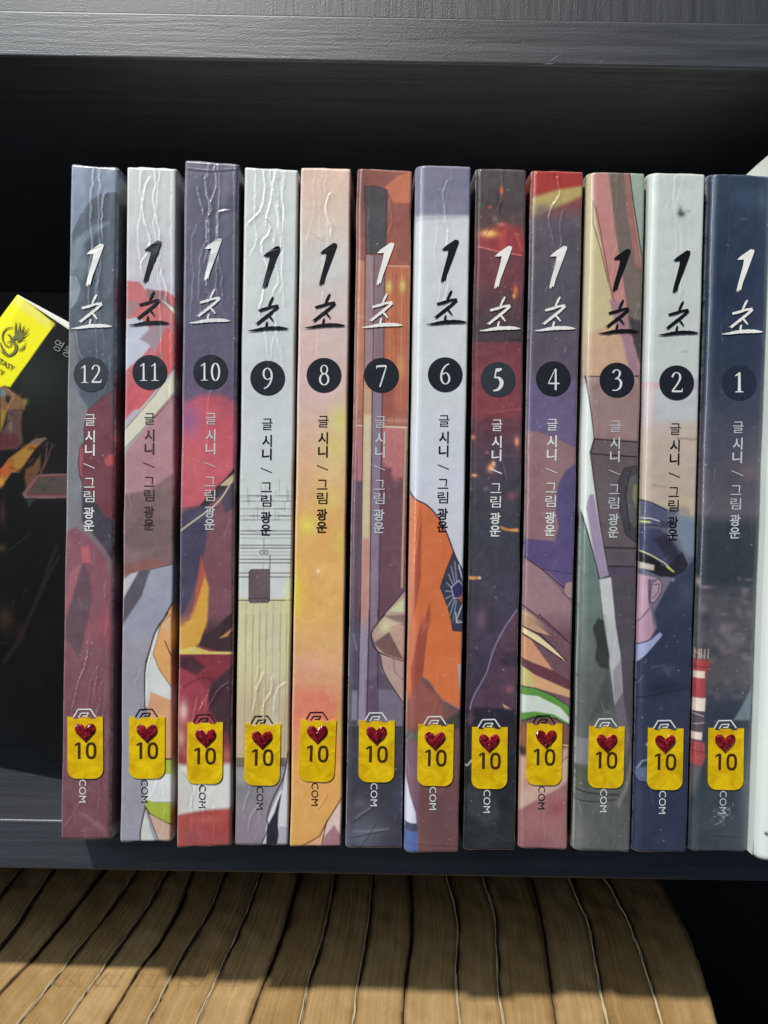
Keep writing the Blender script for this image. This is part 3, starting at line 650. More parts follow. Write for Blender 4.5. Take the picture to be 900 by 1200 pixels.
def art5(a):
    a.g([(190, (74, 68, 70)), (240, (72, 64, 66)), (300, (104, 58, 62)), (340, (88, 58, 62)), (400, (66, 56, 62)), (402, (104, 56, 62)), (440, (116, 60, 66)), (490, (100, 56, 66)), (540, (70, 60, 72)), (620, (56, 58, 66)), (760, (66, 58, 72)), (900, (34, 36, 38)), (1000, (44, 46, 48))])
    a.p('A3', [(360, 400), (460, 350), (560, 380), (570, 500), (440, 480), (350, 460)], (140, 56, 60), 3)
    a.p('A3', [(440, 400), (480, 380), (480, 480), (440, 470)], (170, 64, 64), 2)
    a.p('A3', [(350, 480), (440, 500), (560, 560), (560, 680), (340, 620)], (104, 58, 64), 4)
    a.b('A3', 400, 402, 46, 22, (232, 158, 84), 1.3); a.b('A3', 395, 400, 24, 10, (246, 190, 110), 1)
    a.b('A3', 455, 205, 12, 20, (220, 96, 60), 1); a.b('A3', 403, 282, 11, 8, (186, 80, 60), 1); a.b('A3', 470, 240, 10, 30, (110, 56, 50), .8)
    a.b('A3', 425, 335, 16, 18, (120, 96, 90), .9); a.b('A3', 455, 360, 20, 12, (196, 110, 90), .9); a.b('A3', 445, 270, 14, 60, (48, 44, 46), .8)
    a.b('A3', 540, 380, 20, 30, (100, 62, 60), .8)
    a.l('A3', [(350, 460), (430, 480), (545, 500)], 1.8, (206, 96, 90)); a.l('A3', [(520, 400), (545, 470)], 3, (176, 74, 72), .8)
    a.l('A3', [(420, 350), (380, 420)], 1.2, (90, 70, 70), .7)
    a.b('A3', 520, 660, 12, 34, (226, 110, 60), .9); a.b('A3', 512, 685, 8, 14, (244, 160, 80), 1)
    a.l('A3', [(490, 880), (555, 885), (560, 895)], 2.2, (50, 42, 44), .8)
    a.l('A3', [(470, 640), (560, 620)], 1.2, (120, 70, 74), .6)
    a.p('B3', [(320, 60), (550, 90), (550, 190), (320, 190)], (130, 60, 66), 3, .6)
    a.l('B3', [(400, 170), (550, 150)], 2.5, (156, 76, 82), .5)
    for (x, y, rx, ry, c) in ((328, 280, 10, 12, (220, 130, 96)), (525, 300, 14, 26, (226, 130, 100)), (408, 420, 20, 24, (240, 150, 100)), (420, 400, 10, 14, (250, 190, 140)), (332, 453, 18, 9, (232, 150, 110)), (390, 350, 10, 8, (160, 90, 90)), (385, 515, 14, 12, (96, 88, 100)), (500, 545, 26, 22, (110, 70, 82)), (320, 515, 8, 10, (110, 80, 90))):
        a.b('B3', x, y, rx, ry, c, 1.1)
    a.l('B3', [(455, 690), (480, 700), (545, 705)], 3.2, (186, 116, 60)); a.b('B3', 520, 700, 24, 8, (226, 150, 80), .9)
    a.l('B3', [(300, 920), (355, 918)], 3.6, (176, 110, 62)); a.b('B3', 320, 918, 20, 9, (226, 166, 96), 1); a.b('B3', 357, 918, 7, 7, (230, 220, 210), 1)
    a.b('B3', 365, 1110, 26, 60, (110, 78, 96), .8)
    a.l('B3', [(400, 355), (545, 370)], 1, (110, 80, 90), .5)
    a.b('B3', 490, 1000, 60, 120, (66, 62, 82), .5)
    a.p('B3', [(530, 1060), (480, 1130), (440, 1200), (430, 1300), (535, 1300)], (92, 62, 78), 1)
    a.p('C3', [(530, -20), (470, 70), (420, 170), (375, 300), (330, 380), (310, 430), (300, 500), (525, 500)], (78, 56, 72), 2)
    a.l('C3', [(525, -20), (470, 60), (420, 160), (385, 270), (330, 370), (312, 430)], 1.6, (120, 112, 146), sm=True)
    a.p('C3', [(460, 180), (525, 160), (525, 240), (440, 230)], (58, 46, 60), 2); a.b('C3', 490, 340, 20, 20, (140, 80, 84), .8)
    a.p('C3', [(460, 405), (520, 440), (520, 455), (470, 430)], (200, 146, 124), .8)
    a.p('C3', [(330, 420), (520, 430), (520, 640), (460, 640), (320, 560)], (40, 36, 46), 2)
    a.l('C3', [(284, 684), (300, 686), (322, 660)], 1.8, (186, 186, 186)); a.l('C3', [(285, 500), (310, 470)], 1, (100, 100, 106), .6)
    a.p('C3', [(284, 780), (400, 760), (450, 900), (380, 960), (300, 900)], (58, 64, 66), 4, .7)
    a.mottle(6, 14, 15); a.mottle(2.5, 9, 16)
def art4(a):
    a.g([(190, (150, 58, 50)), (225, (150, 62, 54)), (260, (92, 82, 92)), (340, (76, 72, 82)), (440, (86, 78, 92)), (500, (98, 84, 116)), (620, (122, 94, 102)), (700, (116, 92, 104)), (1000, (150, 96, 96))])
    a.p('A3', [(595, 240), (700, 205), (830, 180), (832, 225), (760, 260), (600, 315)], (178, 154, 92), 3)
    a.p('A3', [(590, 110), (830, 115), (830, 180), (700, 200), (595, 232)], (156, 50, 44), 2)
    a.b('A3', 640, 290, 60, 30, (112, 96, 92), .8)
    a.b('A3', 770, 420, 50, 120, (70, 68, 76), .6); a.l('A3', [(745, 915), (742, 940)], 1.5, (130, 124, 140), .7)
    a.p('B3', [(565, 0), (815, 0), (800, 330), (700, 290), (640, 260), (560, 240)], (96, 84, 118), 3, .8)
    a.p('B3', [(560, 245), (640, 262), (700, 285), (795, 330), (790, 400), (740, 440), (710, 500), (700, 600), (710, 700), (690, 752), (560, 735)], (134, 100, 104), 1)
    a.p('B3', [(795, 395), (745, 435), (712, 500), (702, 600), (715, 690), (700, 750), (790, 800)], (80, 70, 108), 1.2)
    a.p('B3', [(555, 740), (700, 752), (790, 770), (780, 1000), (680, 900), (550, 820)], (84, 70, 112), 1)
    a.l('B3', [(555, 820), (640, 880), (770, 990)], 1.2, (44, 36, 60)); a.l('B3', [(640, 878), (780, 900)], 1, (50, 40, 66), .8)
    a.p('B3', [(552, 822), (640, 885), (700, 950), (780, 1040), (775, 1250), (545, 1250)], (144, 110, 116), .8)
    a.p('B3', [(780, 930), (745, 940), (735, 985), (760, 1010), (778, 1015)], (156, 122, 124), .8, out=(60, 44, 66))
    a.l('B3', [(545, 1035), (640, 1110), (740, 1200)], 1.3, (50, 34, 46))
    a.p('B3', [(545, 1060), (600, 1090), (690, 1180), (545, 1160)], (206, 156, 116), 1)
    a.p('B3', [(545, 1150), (600, 1170), (640, 1230), (545, 1230)], (226, 196, 150), .8)
    a.p('C3', [(535, -20), (780, -20), (775, 500), (530, 500)], (106, 76, 86), 1)
    a.p('C3', [(540, 0), (595, 30), (675, 95), (540, 60)], (206, 156, 116), .7)
    a.l('C3', [(625, 0), (770, 135)], 1.2, (40, 28, 40))
    a.p('C3', [(537, 50), (620, 95), (700, 160), (750, 215), (640, 140), (537, 76)], (238, 214, 160), .6)
    a.l('C3', [(537, 48), (630, 90), (752, 212)], 1.2, (34, 22, 28)); a.l('C3', [(537, 76), (640, 142), (730, 205)], 1, (34, 22, 28))
    a.p('C3', [(535, 85), (590, 115), (690, 255), (600, 220), (535, 190)], (206, 140, 104), .7)
    a.p('C3', [(535, 190), (600, 220), (690, 256), (768, 300), (768, 350), (620, 290), (535, 230)], (96, 56, 66), .8)
    a.p('C3', [(533, 225), (610, 275), (768, 345), (768, 378), (600, 330), (533, 320)], (214, 160, 112), .8)
    a.p('C3', [(533, 225), (590, 262), (600, 330), (533, 318)], (196, 186, 110), 1)
    a.p('C3', [(530, 325), (610, 335), (690, 370), (765, 420), (765, 510), (700, 470), (600, 470), (530, 490)], (86, 138, 58), .8, out=(30, 44, 34))
    a.p('C3', [(530, 362), (620, 370), (720, 420), (765, 470), (765, 495), (690, 452), (600, 440), (530, 450)], (206, 216, 206), .7)
    a.l('C3', [(530, 490), (600, 465), (690, 470), (765, 505)], 1.2, (40, 36, 30))
    a.p('C3', [(528, 490), (680, 470), (765, 510), (762, 620), (528, 640)], (116, 76, 66), 2)
    a.p('C3', [(528, 500), (590, 520), (600, 600), (528, 600)], (140, 84, 60), 2.5); a.b('C3', 545, 620, 26, 30, (44, 30, 34), .9)
    a.l('C3', [(720, 590), (765, 596)], 1.3, (220, 200, 120)); a.l('C3', [(725, 602), (765, 606)], .9, (80, 50, 40))
    a.p('C3', [(525, 640), (600, 650), (762, 600), (760, 760), (700, 790), (525, 890)], (196, 148, 128), 3)
    a.p('C3', [(620, 760), (760, 640), (760, 740), (700, 800), (600, 850), (525, 895), (560, 800)], (206, 166, 146), 3, .8)
    a.l('C3', [(762, 640), (725, 670), (700, 760)], 1.5, (130, 76, 66), .7)
    a.p('C3', [(525, 895), (620, 845), (700, 800), (760, 780), (760, 1100), (510, 1100)], (150, 96, 96), 2)
    a.b('C3', 700, 880, 50, 50, (140, 66, 70), .6); a.b('C3', 640, 1040, 120, 60, (134, 88, 94), .7)
    a.mottle(7, 10, 17); a.mottle(2.5, 7, 18)
def art3(a):
    a.g([(190, (176, 150, 124)), (300, (184, 164, 128)), (430, (188, 154, 124)), (450, (152, 122, 116)), (600, (96, 84, 86)), (700, (72, 68, 74)), (1000, (86, 84, 82))])
    a.p('A4', [(60, 150), (100, 120), (110, 300), (170, 640), (200, 900), (70, 900)], (194, 178, 128), 1)
    a.p('A4', [(98, 120), (165, 122), (210, 420), (240, 600), (262, 700), (280, 900), (200, 780), (170, 650), (120, 380), (98, 260)], (184, 118, 112), .8)
    a.p('A4', [(165, 120), (238, 122), (262, 300), (318, 560), (320, 900), (262, 860), (240, 660), (200, 400)], (104, 92, 84), .8)
    a.p('A4', [(238, 120), (262, 120), (275, 260), (300, 420), (318, 560), (290, 560), (250, 300)], (146, 96, 90), .8)
    a.p('A4', [(262, 118), (340, 122), (335, 300), (322, 540), (300, 400), (275, 250)], (140, 158, 142), .8)
    a.l('A4', [(262, 120), (278, 250), (302, 400), (322, 540)], 1.3, (50, 44, 44))
    a.l('A4', [(98, 250), (98, 360), (130, 470), (165, 620)], 1, (90, 74, 56)); a.l('A4', [(105, 270), (125, 360), (175, 640), (200, 740)], 1, (100, 70, 60))
    a.p('A4', [(170, 700), (230, 720), (270, 880), (300, 960), (305, 1045), (270, 1040), (220, 900)], (150, 112, 124), 1.5)
    a.p('A4', [(262, 780), (320, 800), (312, 1000), (280, 900)], (64, 56, 60), 1.5)
    a.p('A4', [(75, 860), (180, 800), (230, 880), (260, 1045), (82, 1045)], (196, 154, 120), 2)
    a.l('A4', [(80, 1048), (140, 1052), (270, 1050), (318, 1046)], 1.3, (50, 40, 44)); a.l('A4', [(290, 1045), (318, 1075)], 1, (60, 46, 50))
    a.p('A4', [(80, 1056), (312, 1056), (306, 1250), (72, 1250)], (156, 124, 120), 1.5)
    a.p('B4', [(80, 30), (308, 30), (305, 290), (105, 285)], (140, 112, 110), 3)
    a.p('B4', [(100, 290), (305, 300), (300, 370), (88, 355)], (96, 84, 86), 1)
    a.p('B4', [(88, 358), (302, 372), (298, 780), (140, 780), (115, 600)], (92, 82, 84), 1)
    a.l('B4', [(102, 288), (305, 302)], 1.5, (40, 32, 36)); a.l('B4', [(85, 355), (300, 370)], 1.5, (40, 32, 36)); a.l('B4', [(102, 288), (85, 355)], 1.5, (40, 32, 36))
    a.p('B4', [(295, 410), (240, 420), (212, 480), (215, 600), (245, 720), (295, 760)], (66, 62, 68), 1, out=(36, 34, 40))
    a.p('B4', [(295, 450), (262, 460), (245, 540), (260, 660), (295, 700)], (84, 84, 82), 1); a.p('B4', [(298, 490), (280, 500), (275, 560), (298, 600)], (120, 118, 84), 1)
    a.l('B4', [(265, 430), (245, 540), (262, 700)], 1.4, (44, 42, 48))
    a.l('B4', [(140, 780), (298, 785)], 2, (44, 38, 44)); a.p('B4', [(142, 788), (298, 790), (296, 860), (150, 860)], (84, 76, 82), 1)
    a.l('B4', [(150, 865), (298, 868)], 2, (44, 38, 44)); a.p('B4', [(150, 870), (297, 872), (296, 918), (160, 918)], (74, 66, 80), 1)
    a.p('B4', [(160, 918), (296, 918), (292, 1250), (210, 1250)], (74, 68, 76), 1)
    a.p('B4', [(60, 0), (72, 20), (90, 180), (104, 270), (84, 345), (95, 450), (120, 640), (150, 820), (172, 900), (125, 920), (80, 740), (45, 600), (45, 300)], (206, 214, 206), .8)
    a.p('B4', [(80, 540), (100, 540), (118, 640), (150, 820), (172, 905), (125, 918), (100, 800), (66, 600)], (146, 128, 156), 1)
    a.l('B4', [(66, 0), (90, 180), (102, 285), (84, 350), (98, 450), (130, 680), (165, 880), (175, 920)], 1.2, (50, 44, 50))
    a.p('B4', [(45, 640), (80, 740), (110, 860), (128, 940), (150, 1250), (20, 1250)], (96, 112, 108), 1); a.l('B4', [(48, 620), (82, 750), (112, 860), (128, 930)], 1.2, (40, 40, 46))
    a.p('B4', [(125, 925), (178, 915), (212, 1250), (160, 1250)], (190, 192, 190), .7)
    a.p('B4', [(100, 1150), (120, 1100), (140, 1110), (150, 1250), (105, 1250)], (56, 62, 56), 1)
    a.p('C4', [(10, -20), (150, -20), (175, 200), (230, 520), (230, 1100), (0, 1100)], (84, 88, 86), 1)
    a.b('C4', 70, 120, 50, 180, (100, 112, 110), .8)
    a.p('C4', [(140, -10), (190, -10), (222, 180), (232, 350), (195, 410), (185, 330), (165, 180)], (176, 178, 178), .7)
    a.p('C4', [(185, 260), (225, 200), (232, 360), (196, 412)], (142, 134, 142), 1)
    a.p('C4', [(190, -10), (294, -10), (285, 500), (245, 470), (222, 180)], (74, 68, 78), 1)
    a.p('C4', [(196, 412), (232, 362), (262, 560), (240, 640), (215, 560)], (104, 94, 104), 1.2)
    a.p('C4', [(95, 60), (120, 20), (145, 30), (172, 190), (165, 250), (130, 240), (105, 200), (115, 140)], (48, 52, 52), 1)
    a.p('C4', [(160, 250), (190, 420), (80, 480), (110, 400)], (66, 68, 68), 3, .7)
    a.p('C4', [(15, 560), (110, 565), (110, 680), (10, 680)], (120, 118, 122), 1.5, .8)
    a.l('C4', [(8, 790), (80, 810), (210, 820)], 2, (54, 54, 52)); a.l('C4', [(6, 840), (100, 850), (200, 840)], 1.6, (56, 56, 54))
    a.p('C4', [(10, 690), (80, 700), (80, 790), (8, 780)], (74, 78, 66), 1.5)
    a.p('C4', [(200, 860), (240, 780), (270, 640), (280, 700), (250, 800), (215, 880)], (124, 118, 110), 1.5, .8)
    a.b('C4', 50, 1000, 60, 90, (104, 104, 102), .7)
    a.mottle(7, 10, 19); a.mottle(2.5, 6, 20)
def art2(a):
    a.g([(190, (196, 206, 198)), (430, (188, 198, 194)), (490, (178, 184, 188)), (500, (188, 166, 146)), (590, (184, 160, 138)), (620, (120, 116, 132)), (700, (44, 50, 76)), (1000, (34, 40, 58))])
    a.b('A4', 497, 312, 22, 18, (52, 60, 54), .9); a.b('A4', 492, 296, 10, 22, (60, 66, 60), .6); a.b('A4', 530, 300, 14, 10, (120, 126, 120), .5)
    a.b('A4', 515, 938, 22, 7, (150, 152, 150), .7)
    a.p('A4', [(325, 1075), (400, 1075), (400, 1110), (325, 1110)], (206, 160, 166), 1.5)
    a.p('A4', [(550, 1060), (590, 1060), (590, 1110), (550, 1110)], (176, 160, 170), 1.5)
    a.p('B4', [(325, 20), (372, 20), (372, 230), (325, 240)], (206, 170, 174), 3, .7)
    a.p('B4', [(370, 200), (440, 200), (460, 240), (370, 270)], (190, 168, 172), 3, .7)
    a.l('B4', [(480, 285), (580, 290)], 3, (150, 126, 110), .8); a.l('B4', [(370, 500), (430, 505)], 3, (160, 136, 118), .7)
    a.p('B4', [(430, 255), (585, 235), (585, 270), (450, 280)], (196, 170, 150), 2, .7)
    a.p('B4', [(320, 565), (380, 585), (440, 610), (500, 570), (555, 590), (560, 760), (560, 1250), (300, 1250)], (84, 88, 110), 1.5)
    a.p('B4', [(380, 580), (500, 545), (560, 560), (560, 660), (530, 660), (470, 600)], (196, 172, 132), 2)
    a.p('B4', [(480, 590), (535, 600), (540, 660), (480, 640)], (150, 134, 128), 3)
    a.p('B4', [(460, 640), (560, 640), (572, 820), (520, 820), (470, 720)], (104, 120, 146), 3)
    a.p('B4', [(320, 565), (430, 610), (440, 680), (330, 680)], (70, 74, 108), 1); a.l('B4', [(320, 563), (370, 580), (432, 612)], 1.3, (26, 24, 36))
    a.l('B4', [(318, 645), (360, 648), (410, 665)], 1, (226, 226, 206)); a.l('B4', [(318, 662), (355, 665)], 2, (206, 216, 90)); a.l('B4', [(318, 680), (380, 680), (430, 688)], 1.2, (26, 26, 44))
    a.p('B4', [(400, 650), (440, 670), (440, 690), (400, 690)], (56, 56, 80), 1)
    a.p('B4', [(316, 690), (400, 695), (450, 740), (520, 840), (520, 890), (470, 915), (420, 900), (360, 840), (316, 790)], (52, 56, 92), 1)
    a.p('B4', [(370, 740), (430, 720), (500, 830), (440, 840)], (42, 40, 56), 2)
    a.p('B4', [(440, 700), (470, 720), (440, 740)], (196, 196, 186), 1.5)
    a.p('B4', [(500, 800), (530, 860), (510, 890), (450, 918), (400, 880), (440, 860)], (34, 32, 44), 1)
    a.l('B4', [(316, 795), (360, 815), (420, 850), (462, 890)], 1.5, (214, 196, 130)); a.l('B4', [(430, 868), (458, 888)], 1.8, (196, 180, 60))
    a.p('B4', [(312, 800), (360, 822), (430, 872), (470, 912), (400, 912), (312, 870)], (28, 24, 30), .8)
    a.p('B4', [(312, 845), (375, 860), (372, 885), (312, 875)], (196, 180, 160), 1)
    a.p('B4', [(560, 820), (575, 1250), (350, 1250), (380, 1050), (450, 930), (520, 880)], (44, 52, 80), 1.5)
    a.b('B4', 520, 980, 50, 70, (56, 66, 96), .7)
    a.p('B4', [(305, 900), (350, 910), (400, 925), (360, 1050), (370, 1150), (300, 1250)], (184, 130, 154), 1)
    a.p('B4', [(345, 925), (450, 920), (430, 960), (380, 1060), (352, 1060)], (104, 96, 120), 1.5)
    a.p('B4', [(365, 940), (395, 922), (410, 945), (405, 985), (375, 1030), (355, 1030), (358, 985)], (166, 126, 146), .7, out=(50, 36, 60))
    a.l('B4', [(372, 950), (398, 945), (392, 985), (368, 1010)], .9, (70, 46, 76)); a.l('B4', [(352, 925), (350, 1000), (352, 1030)], 1, (50, 36, 60))
    a.b('B4', 458, 928, 10, 8, (140, 150, 170), .8); a.l('B4', [(350, 1060), (305, 1120)], 1.2, (60, 44, 70)); a.b('B4', 332, 1150, 20, 60, (150, 100, 130), .7)
    a.p('C4', [(300, -20), (380, -20), (385, 60), (350, 120), (298, 140)], (176, 122, 150), 1)
    a.p('C4', [(296, 140), (350, 120), (400, 80), (412, 96), (350, 170), (300, 225)], (140, 150, 206), .8); a.l('C4', [(298, 140), (360, 112), (405, 70)], 1.2, (40, 36, 70)); a.l('C4', [(300, 226), (350, 172), (412, 98)], 1.1, (30, 32, 60))
    a.p('C4', [(412, 100), (300, 235), (285, 600), (270, 1100), (535, 1100), (555, -20), (420, -20)], (38, 46, 74), 1)
    a.l('C4', [(300, 380), (540, 330)], 2, (24, 28, 46), .7); a.l('C4', [(360, 240), (420, 230), (440, 280)], 2.5, (66, 74, 100), .6)
    a.b('C4', 430, 250, 50, 30, (64, 72, 96), .7); a.b('C4', 400, 330, 110, 30, (28, 34, 54), .7)
    a.b('C4', 500, 500, 50, 80, (46, 46, 72), .7)
    a.l('C4', [(300, 700 + 0), (320, 665), (340, 660)], 2, (120, 140, 180), .8); a.l('C4', [(292, 720), (310, 750), (340, 752)], 1.6, (100, 120, 160), .8)
    a.p('C4', [(292, 700), (340, 690), (340, 745), (300, 745)], (76, 92, 130), 1.5); a.b('C4', 341, 590, 5, 10, (190, 190, 170), .9)
    a.mottle(8, 7, 21); a.mottle(2.5, 6, 22)
def art1(a):
    a.g([(190, (48, 60, 80)), (330, (38, 48, 70)), (440, (42, 50, 68)), (500, (64, 66, 80)), (560, (76, 74, 84)), (600, (84, 80, 88)), (622, (50, 56, 64)), (680, (46, 54, 62)), (700, (74, 72, 78)), (800, (80, 78, 84)), (830, (44, 52, 64)), (900, (52, 60, 68)), (1000, (60, 66, 72))])
    a.b('A4', 780, 230, 60, 60, (54, 70, 92), .6); a.b('A4', 780, 335, 20, 6, (84, 104, 120), .6)
    a.b('A4', 865, 250, 24, 80, (70, 86, 96), .6)
    a.b('B4', 800, 440, 60, 60, (96, 84, 88), .8); a.b('B4', 690, 560, 60, 50, (86, 78, 86), .7)
    a.p('B4', [(600, 650), (845, 660), (840, 700), (590, 720)], (44, 52, 58), 6, .5)
    r = np.random.default_rng(5)
    for k in range(46):
        a.b('B4', r.uniform(600, 830), r.uniform(920, 1250), r.uniform(12, 34), r.uniform(10, 30), (random.choice([(112, 104, 108), (60, 62, 70), (98, 88, 92), (52, 56, 64)])), .6)
    for k in range(36):
        a.b('C4', r.uniform(620, 830), r.uniform(20, 380), r.uniform(12, 34), r.uniform(10, 30), (random.choice([(112, 106, 110), (66, 66, 74), (96, 90, 94), (60, 62, 70)])), .6)
    a.b('B4', 580, 935, 10, 26, (190, 170, 166), .8); a.b('B4', 610, 960, 34, 10, (130, 112, 112), .8)
    for x in (560, 568, 582, 590, 604, 620): a.l('C4', [(x, 158), (x - 2, 200)], 1.2, (206, 170, 150), .85)
    a.l('C4', [(548, 160), (600, 190)], 1, (206, 170, 150), .6)
    a.p('C4', [(545, 205), (628, 208), (625, 250), (610, 256), (605, 380), (552, 380)], (156, 62, 66), 1)
    a.p('C4', [(560, 258), (605, 258), (603, 290), (560, 290)], (222, 200, 186), .8); a.l('C4', [(550, 236), (620, 240)], 1, (96, 40, 50))
    a.p('C4', [(555, 380), (608, 380), (604, 440), (552, 440)], (224, 204, 188), .8)
    a.p('C4', [(550, 445), (604, 445), (600, 535), (545, 535)], (76, 66, 74), 1.5); a.l('C4', [(555, 450), (598, 462)], 1.2, (206, 180, 170), .7); a.l('C4', [(560, 500), (600, 490)], 1.2, (196, 176, 170), .7)
    a.p('C4', [(548, 535), (592, 535), (590, 570), (545, 570)], (222, 200, 186), .8)
    a.p('C4', [(542, 575), (602, 580), (606, 650), (590, 690), (538, 680)], (160, 66, 68), 1.5); a.l('C4', [(545, 620), (604, 625)], 1.2, (100, 44, 48))
    for x in (556, 570, 584): a.l('C4', [(x, 590), (x, 640)], 1, (110, 48, 52), .7)
    a.p('C4', [(538, 680), (590, 690), (570, 780), (532, 860)], (96, 90, 94), 3, .7)
    a.p('C4', [(822, 320), (780, 400), (735, 480), (810, 480)], (104, 116, 124), 1.5)
    a.b('C4', 790, 800, 40, 300, (84, 94, 102), .7)
    r2 = np.random.default_rng(9)
    for k in range(60): a.b('C4', 690 + r2.normal(0, 26), 905 + r2.normal(0, 20), 3.5, 3.5, (150, 160, 164), .7)
    a.mottle(8, 9, 23); a.mottle(2.5, 6, 24)
def artw(a):
    a.g([(150, (214, 222, 214)), (1010, (214, 222, 216))]); a.mottle(10, 5, 25); a.mottle(3, 4, 26)
    a.l(None, [(896.5, 980), (898.5, 977.5), (901, 979), (903, 983)], 1.8, (30, 40, 44)); a.l(None, [(901, 979), (912, 979)], 1.8, (30, 40, 44))

# ------------------------------------------------------------------ wrinkles pressed into the laminated spines
WR = {
 12: [('A1', [(303, 105), (298, 500), (292, 1200)], .9), ('B1', [(292, 150), (284, 700), (278, 1200)], .7), ('A1', [(195, 100), (185, 200), (181, 300), (186, 430), (178, 560), (172, 700)], 1.0), ('A1', [(240, 225), (230, 300), (236, 420)], .7), ('A1', [(215, 110), (222, 180), (240, 225)], .4), ('C1', [(165, 130), (160, 220), (115, 330), (95, 440)], .7), ('C1', [(205, 320), (190, 400), (200, 440)], .6), ('C1', [(80, 560), (70, 700)], .4), ('C1', [(170, 800), (60, 960)], .5)],
 11: [('A1', [(548, 105), (546, 600), (543, 1200)], .5), ('A1', [(470, 105), (474, 180), (464, 250), (480, 340), (492, 430), (480, 500), (520, 640), (520, 700)], 1.0), ('A1', [(445, 150), (420, 215), (417, 330), (448, 440), (410, 540)], .8), ('A1', [(417, 360), (440, 400), (470, 560)], .5), ('C1', [(330, 880), (345, 960), (380, 1030)], .5), ('C1', [(430, 500), (440, 700)], .6), ('B1', [(530, 1), (545, 120)], .3)],
 10: [('A1', [(832, 110), (832, 600), (826, 1200)], .6), ('A1', [(700, 150), (705, 230), (728, 290), (702, 360), (706, 440)], 1.0), ('A1', [(742, 105), (746, 200), (718, 270), (716, 400)], 1.0), ('A1', [(660, 200), (690, 300), (716, 420), (700, 520)], .7), ('A1', [(795, 295), (757, 312), (758, 400), (722, 500), (705, 640)], .9), ('A1', [(755, 520), (745, 640), (780, 740)], .5), ('A1', [(610, 510), (700, 640)], .4), ('C1', [(725, 330), (700, 380), (672, 440)], .8), ('C1', [(800, 310), (750, 350), (715, 420)], .8), ('C1', [(640, 640), (650, 760), (635, 900), (650, 1040)], .7), ('C1', [(700, 700), (690, 900), (720, 1050)], .8), ('C1', [(740, 880), (740, 1040)], .5), ('A1', [(610, 108), (730, 118), (845, 108)], .6)],
 9: [('A2', [(150, 105), (157, 200), (140, 290), (85, 352)], 1.0), ('A2', [(135, 290), (182, 385), (138, 450), (170, 560), (150, 660), (130, 760)], 1.1), ('A2', [(205, 105), (188, 230), (160, 350)], 1.0), ('A2', [(182, 120), (190, 180), (210, 240)], .6), ('A2', [(182, 385), (205, 460), (225, 480), (232, 380), (222, 280)], .8), ('A2', [(190, 520), (218, 600), (195, 670)], .7), ('A2', [(155, 850), (175, 970)], .6), ('A2', [(200, 760), (210, 860), (240, 980)], .7), ('C2', [(145, 270), (120, 340), (98, 460)], 1.0), ('C2', [(192, 290), (185, 350), (155, 400), (148, 470)], 1.0), ('C2', [(245, 312), (215, 340), (195, 440)], .8), ('C2', [(88, 780), (60, 890)], .8), ('C2', [(140, 840), (92, 920), (84, 985), (110, 1030)], .8), ('C2', [(125, 240), (115, 330), (130, 400)], .5)],
 8: [('A2', [(447, 225), (432, 285), (445, 330), (460, 375), (455, 410)], .9), ('A2', [(380, 400), (410, 430)], .5), ('A2', [(395, 850), (390, 960)], .3), ('C2', [(400, 880), (440, 820)], .4)],
 7: [('A2', [(722, 250), (730, 340), (720, 400)], .5), ('C2', [(560, 940), (640, 880)], .5), ('C2', [(555, 1010), (720, 975)], .5), ('C2', [(600, 1040), (660, 950)], .5)],
 6: [('A3', [(207, 165), (190, 250), (212, 370), (202, 450)], .7), ('A3', [(205, 590), (214, 650), (188, 710)], .5), ('C3', [(60, 1040), (250, 1050)], .3)],
 5: [('A3', [(455, 120), (460, 200), (440, 300)], .5), ('A3', [(350, 240), (400, 330)], .4), ('C3', [(400, 1000), (500, 1040)], .4)],
 4: [('A3', [(710, 150), (716, 225), (668, 322), (690, 430)], .9), ('A3', [(728, 305), (718, 380), (725, 450), (690, 560)], .7), ('A3', [(690, 560), (740, 640), (735, 740)], .4), ('C3', [(650, 860), (655, 1060)], .4)],
 3: [('A4', [(180, 120), (185, 400)], .4), ('A4', [(150, 880), (200, 820)], .4), ('C4', [(150, 600), (200, 560)], .5), ('C4', [(100, 900), (130, 1060)], .5), ('C4', [(200, 830), (190, 1050)], .5), ('C4', [(240, 950), (250, 1070)], .5)],
 2: [('A4', [(470, 150), (465, 290), (500, 430), (492, 680)], .5), ('C4', [(330, 950), (420, 1040)], .3)],
 1: [('A4', [(640, 140), (700, 130)], .3), ('C4', [(650, 1000), (760, 1010)], .4)], 0: []}

